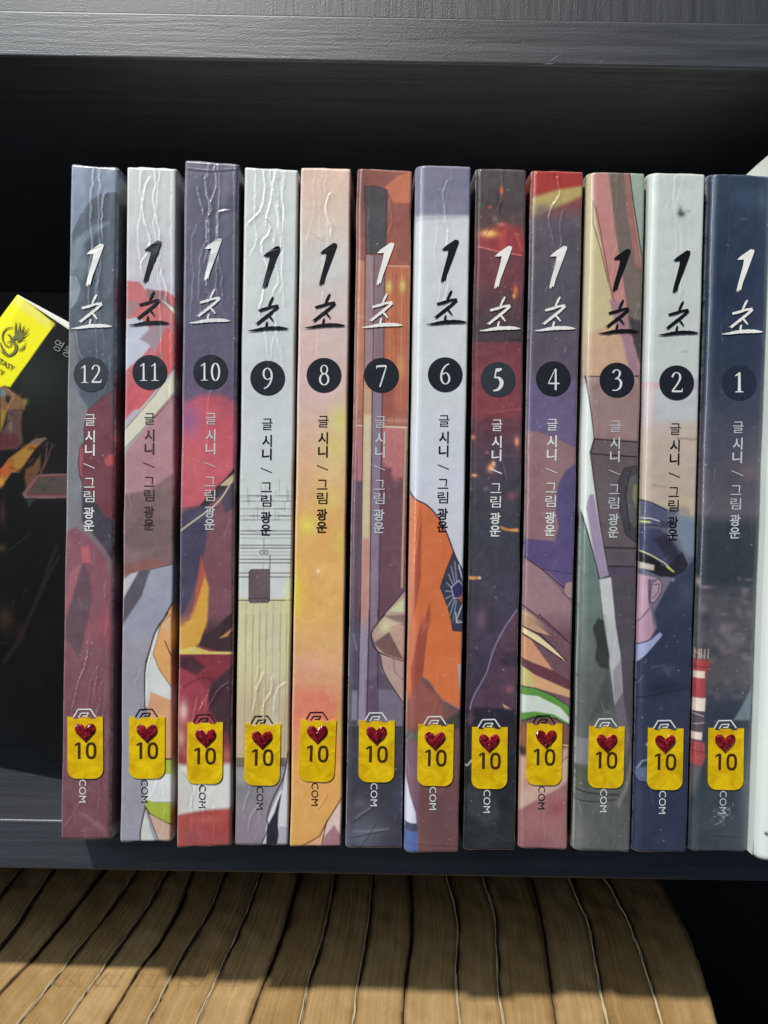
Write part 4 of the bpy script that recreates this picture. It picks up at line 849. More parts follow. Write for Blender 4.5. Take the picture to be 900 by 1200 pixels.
def height_fn(vol, strength=.00015):
    segs = [(Z(c, p), k) for c, p, k in WR[vol]]
    rw = np.random.default_rng(800 + vol)
    if vol:                                  # long shallow handling creases, most on the oldest volumes
        TL, TR, BL, BR = [np.array(q, float) for q in Q[vol][:4]]
        for k in range({12: 7, 11: 8, 10: 8, 9: 7}.get(vol, 3)):
            u = rw.uniform(.25, .8); v0 = rw.choice([0, rw.uniform(.05, .3), rw.uniform(.6, .85)]); v1 = min(1, v0 + rw.uniform(.08, .24)); pp = []
            for v in np.linspace(v0, v1, 7):
                u = float(np.clip(u + rw.normal(0, .045), .15, .88)); a_ = TL * (1 - u) + TR * u; b_ = BL * (1 - u) + BR * u; pp.append(a_ * (1 - v) + b_ * v)
            segs.append((np.array(pp), rw.uniform(.25, .6) * (1 if vol > 8 else .55)))
    segs = [(catmull(P, 3), k) for P, k in segs]
    def h(X, Y):
        X = np.asarray(X, float); Y = np.asarray(Y, float); o = np.zeros_like(X)
        wob = (vnoise(X, Y, 9, 50 + vol) - .5) * 2.6 + (vnoise(X, Y, 4, 60 + vol) - .5) * 1.0
        for P, k in segs:
            m = (X > P[:, 0].min() - 6) & (X < P[:, 0].max() + 6) & (Y > P[:, 1].min() - 6) & (Y < P[:, 1].max() + 6)
            if not m.any(): continue
            x = X[m] + wob[m]; y = Y[m]; d = np.full(x.size, 1e9); sg = np.zeros(x.size)
            for a, b in zip(P[:-1], P[1:]):
                e = b - a; t = np.clip(((x - a[0]) * e[0] + (y - a[1]) * e[1]) / max(e @ e, 1e-9), 0, 1)
                dx = x - a[0] - t * e[0]; dy = y - a[1] - t * e[1]; dd = np.hypot(dx, dy)
                s = np.sign(dx * e[1] - dy * e[0]); u = dd < d; d = np.where(u, dd, d); sg = np.where(u, s, sg)
            r = .9 * np.exp(-(d / 1.2) ** 2) + .5 * sg * np.exp(-((d - 1.0) / 3.0) ** 2)
            o[m] += r * k * strength
        o += (vnoise(X, Y, 14, vol) - .5) * .00009 + (vnoise(X, Y, 5, vol + 9) - .5) * .000018
        return o
    return h

# ------------------------------------------------------------------ the volumes
Q = {  # outer corners of the front in the photo (TL, TR, BL, BR), corner radii left/right in mm
 12: ((82.7, 192), (138, 196), (70.9, 984), (129, 984), .7, 1.0),
 11: ((148.6, 194.5), (206.5, 197), (140.6, 987.4), (200.5, 986.5), .7, .8),
 10: ((216.3, 187), (279.5, 191.5), (206.5, 994), (270, 991.5), .8, .9),
 9: ((286, 195), (348.5, 198.4), (274.7, 991), (336.6, 991), .8, .6),
 8: ((352.7, 195.3), (411, 197.6), (339.8, 992.6), (399.4, 992.6), .7, .6),
 7: ((418.5, 196), (482.4, 199.7), (404.5, 994), (470.8, 994.6), 1.7, 0.6),
 6: ((487, 192.5), (551.7, 195), (473.8, 1000.2), (537.6, 999.8), 3, 0.7),
 5: ((558.2, 196.6), (617, 198.4), (542.2, 996.5), (603.3, 997), 1.8, 0.7),
 4: ((623.2, 199), (683.5, 201), (607.2, 994.6), (664.6, 996.5), 1.7, 0.7),
 3: ((689.6, 200.5), (756.1, 202.3), (673.1, 997), (738.8, 999), 2.8, 0.8),
 2: ((761.2, 201), (826.6, 203.6), (741.8, 998.6), (805, 999.8), 3.2, 0.8),
 1: ((832.2, 202.5), (906, 206), (807.5, 998), (876.8, 999.2), 3.3, 1.6),
 0: ((919, 166), (989, 169), (890, 1009.5), (959, 1011), 3.6, 2.0)}

LABEL = {
 12: 'comic volume badged 12, slate blue and maroon spine, leftmost of the upright row',
 11: 'comic volume badged 11, pale spine with red art above and lime bands below',
 10: 'comic volume badged 10, wrinkled dark violet spine over pink glow and orange cap',
 9: 'comic volume badged 9, heavily wrinkled white spine over beige lined lower half',
 8: 'comic volume badged 8, peach and golden yellow clouded spine',
 7: 'comic volume badged 7, rusty red street scene spine with a dark lamp box',
 6: 'comic volume badged 6, white spine with grey top and orange uniform sleeve',
 5: 'comic volume badged 5, dark smoky spine with red glow and flying sparks',
 4: 'comic volume badged 4, red topped purple spine with green striped sleeve',
 3: 'comic volume badged 3, tan and grey spine with white strap down its left',
 2: 'comic volume badged 2, white spine over navy uniformed figure in peaked cap',
 1: 'comic volume badged 1, plain navy spine with small red column low on its left',
 0: 'thicker plain white book at the right end of the row beside volume 1'}
ART = {12: art12, 11: art11, 10: art10, 9: art9, 8: art8, 7: art7, 6: art6, 5: art5, 4: art4, 3: art3, 2: art2, 1: art1, 0: artw}
TIP = {12: (120.7, 286.8), 11: (187.9, 282.9), 10: (259, 280.3), 9: (327.4, 289.4), 8: (394, 285.8), 7: (461.2, 285.5), 6: (536.7, 281.9), 5: (599.2, 289.4), 4: (663.8, 289.4), 3: (738.0, 292.7), 2: (808.2, 294.5), 1: (883.2, 293.3)}
BADGE = {12: (106.5, 438.7), 11: (175.5, 436.3), 10: (246.8, 436), 9: (313.6, 443), 8: (379.6, 439.7), 7: (447, 439.7), 6: (521.7, 439), 5: (583.7, 444.6), 4: (648.3, 443.8), 3: (722.9, 445.3), 2: (792.9, 448.5), 1: (866.4, 448.5)}
TXT = {12: (105.2, 485.4), 11: (174.7, 484), 10: (246.6, 484), 9: (312.6, 490.4), 8: (378.3, 487.3), 7: (445.4, 487.8), 6: (519.9, 486.5), 5: (582.0, 491.7), 4: (646.8, 491), 3: (720.8, 493), 2: (790.9, 496), 1: (864.8, 494)}
STK = {12: (78.9, 840), 11: (151.2, 840), 10: (219.0, 846.3), 9: (286.5, 848), 8: (351, 843.6), 7: (420.4, 844.2), 6: (489.4, 848.6), 5: (552.8, 852), 4: (616.8, 847.6), 3: (689.5, 851.2), 2: (758.6, 853.2), 1: (829.7, 853.2)}
HRT = {12: (0, 0), 11: (0, 1), 10: (1.2, .5), 9: (-.2, .8), 8: (0, -1.2), 7: (0, -.6), 6: (-.4, 1.2), 5: (-.2, .6), 4: (2.6, .2), 3: (1.2, 1.6), 2: (.4, .4), 1: (-.6, -.6)}
INK = {12: 'w', 11: 'k', 10: 'g', 9: 'k', 8: 'k', 7: 'w', 6: 'k', 5: 'w', 4: 'w', 3: 'k', 2: 'k', 1: 'w'}
TINK = {12: 'w', 11: 'b', 10: 'g', 9: 'k', 8: 'k', 7: 'g', 6: 'k', 5: 'w', 4: 'w', 3: 'g', 2: 'k', 1: 'g'}
EINK = {12: 'w', 11: 'k', 10: 'd', 9: 'k', 8: 'k', 7: 'w', 6: 'w', 5: 'w', 4: 'k', 3: 'w', 2: 'w', 1: 'w'}
CINK = {12: 'w', 11: 'd', 10: 'd', 9: 'd', 8: 'k', 7: 'w', 6: 'w', 5: 'w', 4: 'd', 3: 'w', 2: 'w', 1: 'g'}
INKS = {'w': M_white_ink, 'k': M_black_ink, 'b': M_brown_ink, 'g': M_grey_ink, 'd': M_emblem_dk}
M_white_title = plain('ivory_brush_print', (236, 233, 228), .4, .4)

def gem_mesh(cx, cy, Y, parent, seed):
    r = np.random.default_rng(seed)
    t = np.linspace(0, 2 * math.pi, 32, endpoint=False)
    hx = 16 * np.sin(t) ** 3; hy = 13 * np.cos(t) - 5 * np.cos(2 * t) - 2 * np.cos(3 * t) - np.cos(4 * t)
    hx = np.sign(hx) * np.abs(hx / 16) ** .8 * 12.4; hy = -(hy + 2) / 14.5 * 11.3
    rings = [(1.0, 0.0), (.97, .0003), (.80, .00048), (.5, .00060), (.22, .00064)]
    V = []; F = []
    for k, (s, h) in enumerate(rings):
        for i in range(32):
            j = (0 if k < 2 else .45)
            x = cx + hx[i] * s + r.normal(0, j); y = cy + hy[i] * s + r.normal(0, j)
            V.append(on_y(x, y, Y - .00022 - h - (abs(r.normal(0, .00007)) if k > 1 else 0)))
    V.append(on_y(cx, cy, Y - .00022 - .0007))
    for k in range(len(rings) - 1):
        for i in range(32):
            a, b = k * 32 + i, k * 32 + (i + 1) % 32
            F += [(a, b, b + 32), (a, b + 32, a + 32)] if (i + k) % 2 else [(a, b, a + 32), (b, b + 32, a + 32)]
    o = (len(rings) - 1) * 32
    for i in range(32): F.append((o + i, o + (i + 1) % 32, o + 32))
    return mesh_obj('heart_gem', np.array(V), F, M_gem, parent, smooth=False)

def build_volume(vol):
    TL, TR, BL, BR, rl, rr = Q[vol]; rl *= .001; rr *= .001
    # depth of the front: where the foot of the spine meets the shelf top's level
    mid = rays((BL[0] + BR[0]) / 2, (BL[1] + BR[1]) / 2); Y = float(mid[1] * (z_top + .0004) / mid[2])
    base = on_y((BL[0] + BR[0]) / 2, (BL[1] + BR[1]) / 2, Y)
    if vol: root = empty('comic_book', (base[0], Y + .07, z_top), LABEL[vol], 'comic book', 'comic volumes standing in a row')
    else: root = empty('white_book', (base[0], Y + .07, z_top), LABEL[vol], 'book')
    H = height_fn(vol)
    nc, nr = (76, 940) if vol else (40, 240)
    U, V = np.meshgrid(np.linspace(0, 1, nc), np.linspace(0, 1, nr))
    # slight waviness of the outline, as handled card has
    PX = (TL[0] * (1 - U) + TR[0] * U) * (1 - V) + (BL[0] * (1 - U) + BR[0] * U) * V
    PY = (TL[1] * (1 - U) + TR[1] * U) * (1 - V) + (BL[1] * (1 - U) + BR[1] * U) * V
    PX = PX + (vnoise(V * 900, U * 0 + 3, 60, 70 + vol) - .5) * .9
    PY = PY + ((vnoise(U * 60, V * 0, 9, 90 + vol) - .5) * 1.2) * ((V < .002) | (V > .998))
    P = on_y(PX, PY, Y)
    wmm = np.linalg.norm(P[0, -1] - P[0, 0]); s = U * wmm; e = (1 - U) * wmm
    dl = np.clip(rl - s, 0, rl); dr = np.clip(rr - e, 0, rr)
    back = (rl - np.sqrt(np.maximum(rl ** 2 - dl ** 2, 0))) + (rr - np.sqrt(np.maximum(rr ** 2 - dr ** 2, 0)))
    att = np.clip(np.minimum(s / .0015, e / .0015), 0, 1) * np.clip(np.minimum(V, 1 - V) * 210 / 1.0, 0, 1)
    back = back + .0006 * np.clip(1 - np.minimum(V, 1 - V) * .21 / .0008, 0, 1) ** 2
    P[..., 1] += back - H(PX, PY) * att
    a = Art(PX, PY); ART[vol](a)
    # worn pale edges; left edges paler still, as a painted-in edge highlight
    ds, lf = {12: (.84, 7), 11: (.9, 0), 10: (.88, 5), 7: (.74, 3), 8: (1.08, 5), 2: (.76, 4), 6: (.95, 6), 4: (.95, 0)}.get(vol, (.95, 0))
    r_ = np.random.default_rng(500 + vol)
    if vol:
        for k in range(70):
            a.b(None, r_.uniform(TL[0] - 10, TR[0]), r_.uniform(200, 990), r_.uniform(.5, .9), r_.uniform(.5, 1.1), (214, 214, 210), r_.uniform(.2, .8))
        for k in range(9):
            x_, y_ = r_.uniform(BL[0], TR[0]), r_.uniform(200, 980); a.l(None, [(x_, y_), (x_ + r_.uniform(-8, 8), y_ + r_.uniform(4, 22))], .6, (205, 205, 202), r_.uniform(.15, .4))
        st_ = (vnoise(a.X * 3, a.Y, 7, 600 + vol) - .5) * 2.5 + (vnoise(a.X, a.Y, 26, 610 + vol) - .5) * 7
        a.c += st_[:, None]
    g_ = a.c.mean(1, keepdims=True); a.c = g_ + (a.c - g_) * ds + lf * (1 - a.c / 232); a.c = a.c + 7 * (1 - a.c / 232) + 9 * np.clip(1 - np.abs(a.c - 130) / 90, 0, 1)
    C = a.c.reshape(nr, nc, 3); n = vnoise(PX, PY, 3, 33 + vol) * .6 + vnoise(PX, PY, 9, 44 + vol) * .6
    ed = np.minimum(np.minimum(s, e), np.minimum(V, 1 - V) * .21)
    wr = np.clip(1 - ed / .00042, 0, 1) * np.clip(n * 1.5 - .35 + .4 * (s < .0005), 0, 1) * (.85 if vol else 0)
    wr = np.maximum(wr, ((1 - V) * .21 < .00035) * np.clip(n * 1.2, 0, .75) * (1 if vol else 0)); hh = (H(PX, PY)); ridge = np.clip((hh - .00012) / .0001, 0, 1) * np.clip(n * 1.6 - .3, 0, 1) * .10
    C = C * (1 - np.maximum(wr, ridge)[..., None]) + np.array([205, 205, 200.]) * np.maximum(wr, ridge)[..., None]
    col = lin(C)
    # tiny dust specks
    verts = P.reshape(-1, 3)
    # turn-in lips at head and foot, 0.5 mm deep
    top = P[0] + [0, .0005, 0]; bot = P[-1] + [0, .0005, 0]
    verts = np.concatenate([top, verts, bot]); 
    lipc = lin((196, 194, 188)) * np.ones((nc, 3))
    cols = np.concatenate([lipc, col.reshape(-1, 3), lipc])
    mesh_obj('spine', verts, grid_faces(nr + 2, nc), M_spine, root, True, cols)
    # front and back covers wrap round from the spine
    rows = np.linspace(0, nr - 1, 48).astype(int)
    D = .146
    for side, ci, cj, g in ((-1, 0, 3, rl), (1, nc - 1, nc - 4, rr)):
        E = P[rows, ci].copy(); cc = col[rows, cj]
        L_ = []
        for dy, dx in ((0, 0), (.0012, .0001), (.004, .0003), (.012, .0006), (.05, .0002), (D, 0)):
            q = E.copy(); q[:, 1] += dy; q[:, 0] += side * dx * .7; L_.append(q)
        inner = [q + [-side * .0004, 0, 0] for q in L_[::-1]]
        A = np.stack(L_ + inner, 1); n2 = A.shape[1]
        mesh_obj('cover', A.reshape(-1, 3), grid_faces(len(rows), n2), M_spine, root, True, np.stack([cc * t + lin((30, 28, 34)) * (1 - t) for t in ((1, .8, .4, .15, .15, .15) if (side > 0 and vol) else (1,) * 6) + (.5,) * (n2 - 6)], 1).reshape(-1, 3))  # right covers fade to near-black inward: shade of the gaps put into their colour
    # page block just inside the covers
    c = [P[0, 0], P[0, -1], P[-1, 0], P[-1, -1]]
    y0 = Y + max(rl, rr) + .0008; y1 = Y + D - .001
    pv = []
    for q, sx, dz in ((c[0], 1, -.0008), (c[1], -1, -.0008), (c[2], 1, .0004), (c[3], -1, .0004)):
        for yy in (y0, y1): pv.append((q[0] + sx * .0006, yy, q[2] + dz))
    mesh_obj('page_block', pv, [(0, 1, 3, 2), (4, 6, 7, 5), (0, 4, 5, 1), (2, 3, 7, 6), (0, 2, 6, 4), (1, 5, 7, 3)], M_page, root, False)
    if not vol: return
    lean = ((BL[0] - TL[0]) / 800 + (BR[0] - TR[0]) / 800) / 2      # px sideways per px down
    LK = lambda dy: lean * dy
    # brushed title
    tip = TIP[vol]; ttl = Print(); off = np.array([tip[0] - 46.3, tip[1] - 11.5])
    base1 = np.array(TITLE_ONE) * [1, 1] + off
    import mathutils.geometry as mg
    tri = mg.tessellate_polygon([[Vector((x, y, 0)) for x, y in base1]])
    ttl.add(base1, [tuple(t) for t in tri])
    for pts, ws in TITLE_STROKES:
        pp = catmull(pts, 4); w2 = np.interp(np.linspace(0, 1, len(pp)), np.linspace(0, 1, len(ws)), ws)
        ttl.add(*ribbon(pp + off + [0, -1.2], w2 * (1 + .12 * np.sin(np.arange(len(pp)) * 2.3 + vol))))
    ttl.build('title', M_white_title if INK[vol] == 'w' else (INKS['w'] if INK[vol] == 'g' else M_black_ink), root, Y, .00024, H)
    # round badge with the volume number
    bx, by = BADGE[vol]; bd = Print(); rads = [0, 5, 10, 15, 20.4]
    vv = [(bx, by)]; ff = []
    for k in rads[1:]:
        vv += [(bx + k * math.cos(t), by + k * math.sin(t)) for t in np.linspace(0, 2 * math.pi, 48, endpoint=False)]
    for i in range(48): ff.append((0, 1 + i, 1 + (i + 1) % 48))
    for k in range(3):
        for i in range(48): a0 = 1 + k * 48 + i; a1 = 1 + k * 48 + (i + 1) % 48; ff.append((a0, a0 + 48, a1 + 48, a1))
    bd.add(vv, ff)
    bo = bd.build('volume_badge', M_badge_d if vol == 1 else (M_badge_g if vol in (12, 5) else M_badge), root, Y, .00012, H, True)
    nm = Print(); st = str(vol); adv = 13.2; hgt = 21.5 if vol > 9 else 24.0
    x0 = bx - (adv * len(st)) / 2 + .4; bold = 1.35 if vol in (5, 1) else 1.0
    for ch in st:
        for pts, ws in DIG[ch]:
            q = np.asarray(pts, float); vq, fq = ribbon(q, np.asarray(ws) * bold * .95)
            nm.add(np.stack([x0 + vq[:, 0] * hgt + LK(0), by + hgt * .47 - vq[:, 1] * hgt], -1), fq)
        x0 += adv
    nm.build('volume_number', M_white_ink, bo, Y, .00018, H)
    # author lettering running down the spine
    at = Print(); tx, ty = TXT[vol]
    for body, y0_, y1_, bo_ in (('글', 0, 13.4, .0), ('시', 19, 33.2, .02), ('니', 35, 48.8, .02), ('그', 74.7, 86, .0), ('림', 89.6, 103, .0), ('광', 109, 122.6, .018), ('운', 124, 137, .018)):
        v, f = hangul(body, 1.0, bo_)
        if len(v) == 0: continue
        w0, w1 = v[:, 0].min(), v[:, 0].max(); h0, h1 = v[:, 1].min(), v[:, 1].max()
        yy = y0_ + (h1 - v[:, 1]) / (h1 - h0) * (y1_ - y0_)
        xx = ((v[:, 0] - w0) / (w1 - w0) - .5) * (12.4 if body not in '시니' else 11.4)
        at.add(np.stack([tx + .6 + xx + LK(yy), ty + yy], -1), f)
    at.add(*ribbon([(tx - 7.2, ty + 57.8), (tx, ty + 60.8), (tx + 6.0, ty + 63.4)], .9 if vol != 5 else 1.4))
    at.build('author_lettering', INKS[TINK[vol]], root, Y, .00009, H)
    # publisher emblem peeping over the sticker, and web lettering under it
    sx, sy = STK[vol]; em = Print(); ex = sx + 20.6
    em.add(*ribbon([(ex - 13.4, sy + .6), (ex - 8.2, sy - 8.4)], 1.5)); em.add(*ribbon([(ex - 8.6, sy - 8.6), (ex + 6.9, sy - 8.9)], 1.5)); em.add(*ribbon([(ex + 6.4, sy - 8.9), (ex + 12.6, sy + .2)], 1.5))
    em.add(*ribbon([(ex - 7.5, sy + .8), (ex - 4.6, sy - 4.0), (ex - 3.8, sy - 4.2)], 1.3)); em.add(*ribbon([(ex - 4.2, sy - 4.2), (ex + 4.4, sy - 4.4)], 1.3)); em.add(*ribbon([(ex + 4.2, sy - 4.4), (ex + 1.6, sy + .2)], 1.3)); em.add(*ribbon([(ex - 3, sy - .8), (ex + 3.2, sy - 1)], 1.2))
    em.build('publisher_emblem', INKS[EINK[vol]], root, Y, .00010, H)
    cm = Print(); v, f = hangul('COM', 1.0, -.001)
    if len(v):
        w0, w1 = v[:, 0].min(), v[:, 0].max(); h0, h1 = v[:, 1].min(), v[:, 1].max()
        yy = (v[:, 0] - w0) / (w1 - w0) * 27; xx = ((v[:, 1] - h0) / (h1 - h0) - .5) * 8
        cm.add(np.stack([sx + 20.6 - 2.6 + xx + LK(yy), sy + 73.5 + yy], -1), f)
        cm.build('web_lettering', INKS[CINK[vol]], root, Y, .00010, H)
    # yellow price sticker
    r = np.random.default_rng(100 + vol); rot = r.normal(0, .010) + lean * -.6; cx, cy = sx + 20.8, sy + 36
    R = lambda p: (cx + (p[0] - cx) * math.cos(rot) - (p[1] - cy) * math.sin(rot), cy + (p[0] - cx) * math.sin(rot) + (p[1] - cy) * math.cos(rot))
    W_, H_ = 41.8, 72.5
    outl = rrect(sx, sy, sx + W_, sy + H_, 10.5)
    outl += [(sx + 34.5, sy + .1), (sx + 33, sy + 2.6), (sx + 28, sy + 2.4), (sx + 26, sy + .8), (sx + 14.5, sy + .8), (sx + 13, sy + 2.8), (sx + 8.2, sy + 2.6), (sx + 7, sy + .2)]
    outl = [R(p) for p in outl]
    tri = mg.tessellate_polygon([[Vector((x, y, 0)) for x, y in outl]])
    n = len(outl); A = np.array(outl)
    vt = np.concatenate([on_y(A[:, 0], A[:, 1], Y - .00036), on_y(A[:, 0], A[:, 1], Y - .0001)])
    fs = [tuple(t) for t in tri] + [(i, (i + 1) % n, n + (i + 1) % n, n + i) for i in range(n)]
    stk = mesh_obj('price_sticker', vt, fs, M_sticker, root, False)
    nu = Print(); nx, ny = sx + 8.6, sy + 30
    nu.add(*ribbon([R((nx + 5.2, ny)), R((nx + 5.2, ny + 19.4))], 3.3)); nu.add(*ribbon([R((nx + .2, ny + 3.6)), R((nx + 3.0, ny + 1.6)), R((nx + 5.0, ny + .4))], [2.1, 2.3, 2.0]))
    ring = [(nx + 19.2 + 4.7 * math.copysign(abs(math.cos(t)) ** .75, math.cos(t)), ny + 9.7 + 8.4 * math.copysign(abs(math.sin(t)) ** .75, math.sin(t))) for t in np.linspace(0, 2 * math.pi, 29)]
    nu.add(*ribbon([R(p) for p in ring], 3.1))
    nu.build('price_numerals', M_sticker_ink, stk, Y, .00041)
    gem_mesh(sx + 20.8 + HRT[vol][0], sy + 18.5 + HRT[vol][1], Y - .00014, stk, vol)

for vol in (12, 11, 10, 9, 8, 7, 6, 5, 4, 3, 2, 1, 0): build_volume(vol)

# ------------------------------------------------------------------ black paperback with a yellow band leaning at the left
def leaning():
    Y = .2768
    root = empty('leaning_book', (float(on_y(0, 900, Y)[0]), Y + .01, z_top), 'black paperback with yellow corner and winged emblem, leaning left of volume 12', 'book')
    # cover face: corner (20,345), top edge falls to the right at 30 degrees, left edge falls to the left
    C0 = np.array([20.0, 345.5]); eu = np.array([.868, .497]); ev = np.array([-.597, .802])
    nu_, nv = 330, 385; wpx, hpx = 390, 455
    U, V = np.meshgrid(np.linspace(0, 1, nu_), np.linspace(0, 1, nv))
    # the top edge is slightly slack: the card sits lower towards the right
    PX = C0[0] + eu[0] * U * wpx + ev[0] * V * hpx; PY = C0[1] + eu[1] * U * wpx + ev[1] * V * hpx + np.minimum(U * wpx * .085, 7) * (1 - V)
    ztest = on_y(PX, PY, Y)
    a = Art(PX, PY); a.c[:] = (7, 7, 9)
    q = lambda pts, ox=0, oy=330, k=8.0: [(ox + x / k, oy + y / k) for x, y in pts]
    a.b(None, 40, 440, 60, 60, (34, 40, 36), .9)
    a.b(None, 60, 560, 50, 60, (22, 18, 22), .9)
    # art: armoured figure, straps, plaque
    z = lambda pts: q(pts, 0, 480)
    a.p(None, q([(0, 985), (60, 980), (130, 1040), (250, 1120), (230, 1200), (160, 1210), (0, 1210)]), (118, 86, 60), 1.2)
    a.p(None, q([(0, 1000), (50, 1010), (60, 1060), (0, 1080)]), (98, 118, 124), 1.2)
    a.p(None, q([(60, 1060), (100, 1080), (90, 1160), (50, 1120)]), (30, 36, 34), 1)
    a.l(None, q([(70, 1010), (130, 1070), (90, 1140), (60, 1220)]), 1.4, (170, 116, 84), .9, sm=True)
    a.b(None, 30, 470, 4, 5, (128, 118, 60), .8)
    a.p(None, z([(0, 0), (70, 0), (40, 120), (0, 240)]), (140, 112, 44), 1.5)
    a.p(None, z([(70, 0), (210, 0), (200, 150), (215, 310), (160, 370), (0, 380), (0, 250), (60, 130)]), (84, 62, 58), 1.5)
    a.p(None, z([(0, 240), (110, 200), (200, 300), (150, 350), (0, 380)]), (84, 40, 44), 2)
    a.b(None, 12, 500, 3, 12, (128, 110, 96), .6)
    a.p(None, z([(0, 570), (80, 460), (250, 330), (340, 270), (430, 270), (330, 370), (180, 590), (110, 590), (40, 690), (0, 740)]), (150, 92, 40), .8)
    a.p(None, z([(120, 440), (250, 350), (320, 370), (180, 560), (140, 560)]), (150, 112, 48), 1)
    a.p(None, z([(0, 560), (60, 500), (120, 540), (60, 600), (0, 650)]), (168, 82, 40), 1.2)
    a.b(None, 1, 565, 5, 7, (196, 146, 44), .9)
    a.p(None, z([(300, 290), (420, 258), (440, 275), (360, 320), (270, 330)]), (104, 88, 84), .8)
    a.l(None, z([(440, 320), (430, 480), (380, 590)]), 2.2, (84, 54, 50), .9); a.l(None, z([(490, 320), (440, 480), (390, 590), (250, 790)]), 1, (112, 76, 66), .8)
    a.p(None, z([(240, 560), (310, 520), (380, 420), (380, 560), (250, 770), (230, 640)]), (98, 66, 44), 1.5)
    a.p(None, z([(350, 610), (640, 600), (640, 830), (230, 830), (205, 790)]), (112, 80, 80), .7)
    a.p(None, z([(365, 632), (640, 622), (640, 800), (255, 800), (262, 775)]), (76, 66, 62), .7, out=(112, 30, 46))
    for k in range(14): a.l(None, z([(330 + k * 17, 700 + 8 * (k % 3)), (338 + k * 17, 720 + 9 * ((k * 2) % 3))]), .9, (52, 60, 52), .9)
    a.l(None, z([(370, 612), (600, 606)]), .9, (118, 96, 92)); a.l(None, z([(235, 826), (520, 826)]), 1.2, (118, 104, 100))
    a.p(None, z([(240, 830), (340, 830), (270, 920)]), (44, 46, 48), 1.5)
    a.b(None, 3, 600, 4, 20, (64, 34, 38), .9); a.b(None, 2, 642, 6, 6, (84, 62, 30), .7)
    a.b(None, 6, 725, 12, 20, (52, 36, 24), .9); a.l(None, [(66, 640), (45, 700), (20, 755), (5, 775)], 5, (32, 26, 26), .8); a.l(None, [(70, 650), (50, 690)], 1.5, (46, 40, 42), .7)
    a.b(None, 24, 742, 8, 14, (40, 26, 20), .8); a.l(None, [(10, 645), (36, 625)], 1, (60, 60, 64), .6)
    rl_ = np.random.default_rng(77)
    for k in range(60):
        cx_, cy_ = [(18, 470), (14, 500), (30, 530), (12, 550), (40, 560), (52, 520), (30, 700), (10, 735)][k % 8]
        cx_ += rl_.normal(0, 9); cy_ += rl_.normal(0, 11)
        col_ = [(96, 64, 40), (60, 36, 34), (24, 22, 24), (132, 92, 44), (38, 30, 32)][rl_.integers(5)]
        if cy_ > 640: col_ = tuple(c_ * .45 for c_ in col_)
        an = rl_.uniform(-1.2, .4); ln = rl_.uniform(2, 8)
        a.l(None, [(cx_, cy_), (cx_ + ln * math.cos(an), cy_ + ln * math.sin(an))], rl_.uniform(.8, 2.2), col_, rl_.uniform(.3, .7), soft=.9)
    # yellow panel
    a.p(None, [C0 + [-1, -3], q([(515, 398)])[0], q([(95, 988)])[0], q([(40, 975)])[0], q([(0, 990)])[0], (-20, 470), (-60, 440)], (236, 228, 30), .6)
    a.p(None, [C0 + [0, -2], q([(500, 390)])[0], q([(440, 440)])[0], q([(120, 200)])[0]], (226, 218, 150), 3, .6)
    a.b(None, 62, 380, 4, 5, (206, 176, 60), .7)
    a.mottle(4, 6, 60)
    dome = .0012 * np.exp(-((U * wpx) / 6) ** 2)
    P = on_y(PX, PY, Y + dome)
    # the foot is cut level where it meets the shelf
    P[..., 2] = np.maximum(P[..., 2], z_top + .0004)
    mesh_obj('cover', P.reshape(-1, 3), grid_faces(nv, nu_), M_matte, root, True, lin(a.c))
    em = Print(); e8 = lambda pts: [(x / 8, 330 + y / 8) for x, y in pts]
    for pts, ws in (([(130, 430), (60, 440), (22, 500), (35, 570), (75, 610), (105, 590), (90, 560), (60, 575)], [.4, 1.6, 1.8, 1.6, 1.2, 1.2, 1, .6]),
                    ([(0, 570), (30, 640), (80, 690), (135, 660), (150, 600), (120, 550), (160, 500)], [1, 3.2, 2.4, 3, 4, 3.4, 4]),
                    ([(65, 490), (95, 510), (110, 560)], [.3, 2.2, 3]), ([(150, 540), (146, 440), (150, 370)], [4, 2.2, .2]), ([(165, 530), (180, 440), (187, 375)], [4, 2, .2]),
                    ([(170, 530), (205, 460), (232, 400)], [4, 2, .2]), ([(175, 540), (225, 480), (275, 430)], [4, 1.8, .2]), ([(170, 550), (230, 505), (275, 475)], [3, 1.6, .2]), ([(160, 560), (200, 545), (245, 530)], [2.5, 1.2, .2]),
                    ([(160, 640), (215, 615), (243, 560)], [.4, 1.4, .3]), ([(165, 645), (210, 635), (235, 600)], [.3, 1.1, .3]), ([(0, 640), (40, 680), (90, 700)], [.6, 1, .4])):
        pp = catmull(e8(pts), 5); em.add(*ribbon(pp, np.interp(np.linspace(0, 1, len(pp)), np.linspace(0, 1, len(ws)), ws)))
    em.build('winged_emblem', M_logo, root, Y, .0003)
    tx = Print()
    ang = math.radians(29); ca, sa = math.cos(ang), math.sin(ang)
    for body, ex_, ey_, sz in (('FANTASY', 14.9, 434.5, 8.6), ('LIBRARY', 3.2, 440.5, 8.6)):
        v, f = hangul(body, sz, .01); xr = v[:, 0] - v[:, 0].max()
        tx.add(np.stack([ex_ + xr * ca + v[:, 1] * sa, ey_ + xr * sa - v[:, 1] * ca], -1), f)
    tx.build('series_lettering', M_emblem_dk, root, Y, .0003)
    kt = Print()
    for body, ex_, ey_, sz in (('영', 60.0, 406.5, 14.5), ('웅', 71.5, 413.5, 14.5)):
        v, f = hangul(body, sz, .004); 
        if len(v): kt.add(np.stack([ex_ + v[:, 0] * ca + v[:, 1] * sa, ey_ + v[:, 0] * sa - v[:, 1] * ca], -1), f)
    if kt.v: kt.build('title_lettering', M_dimink, root, Y, .0003)
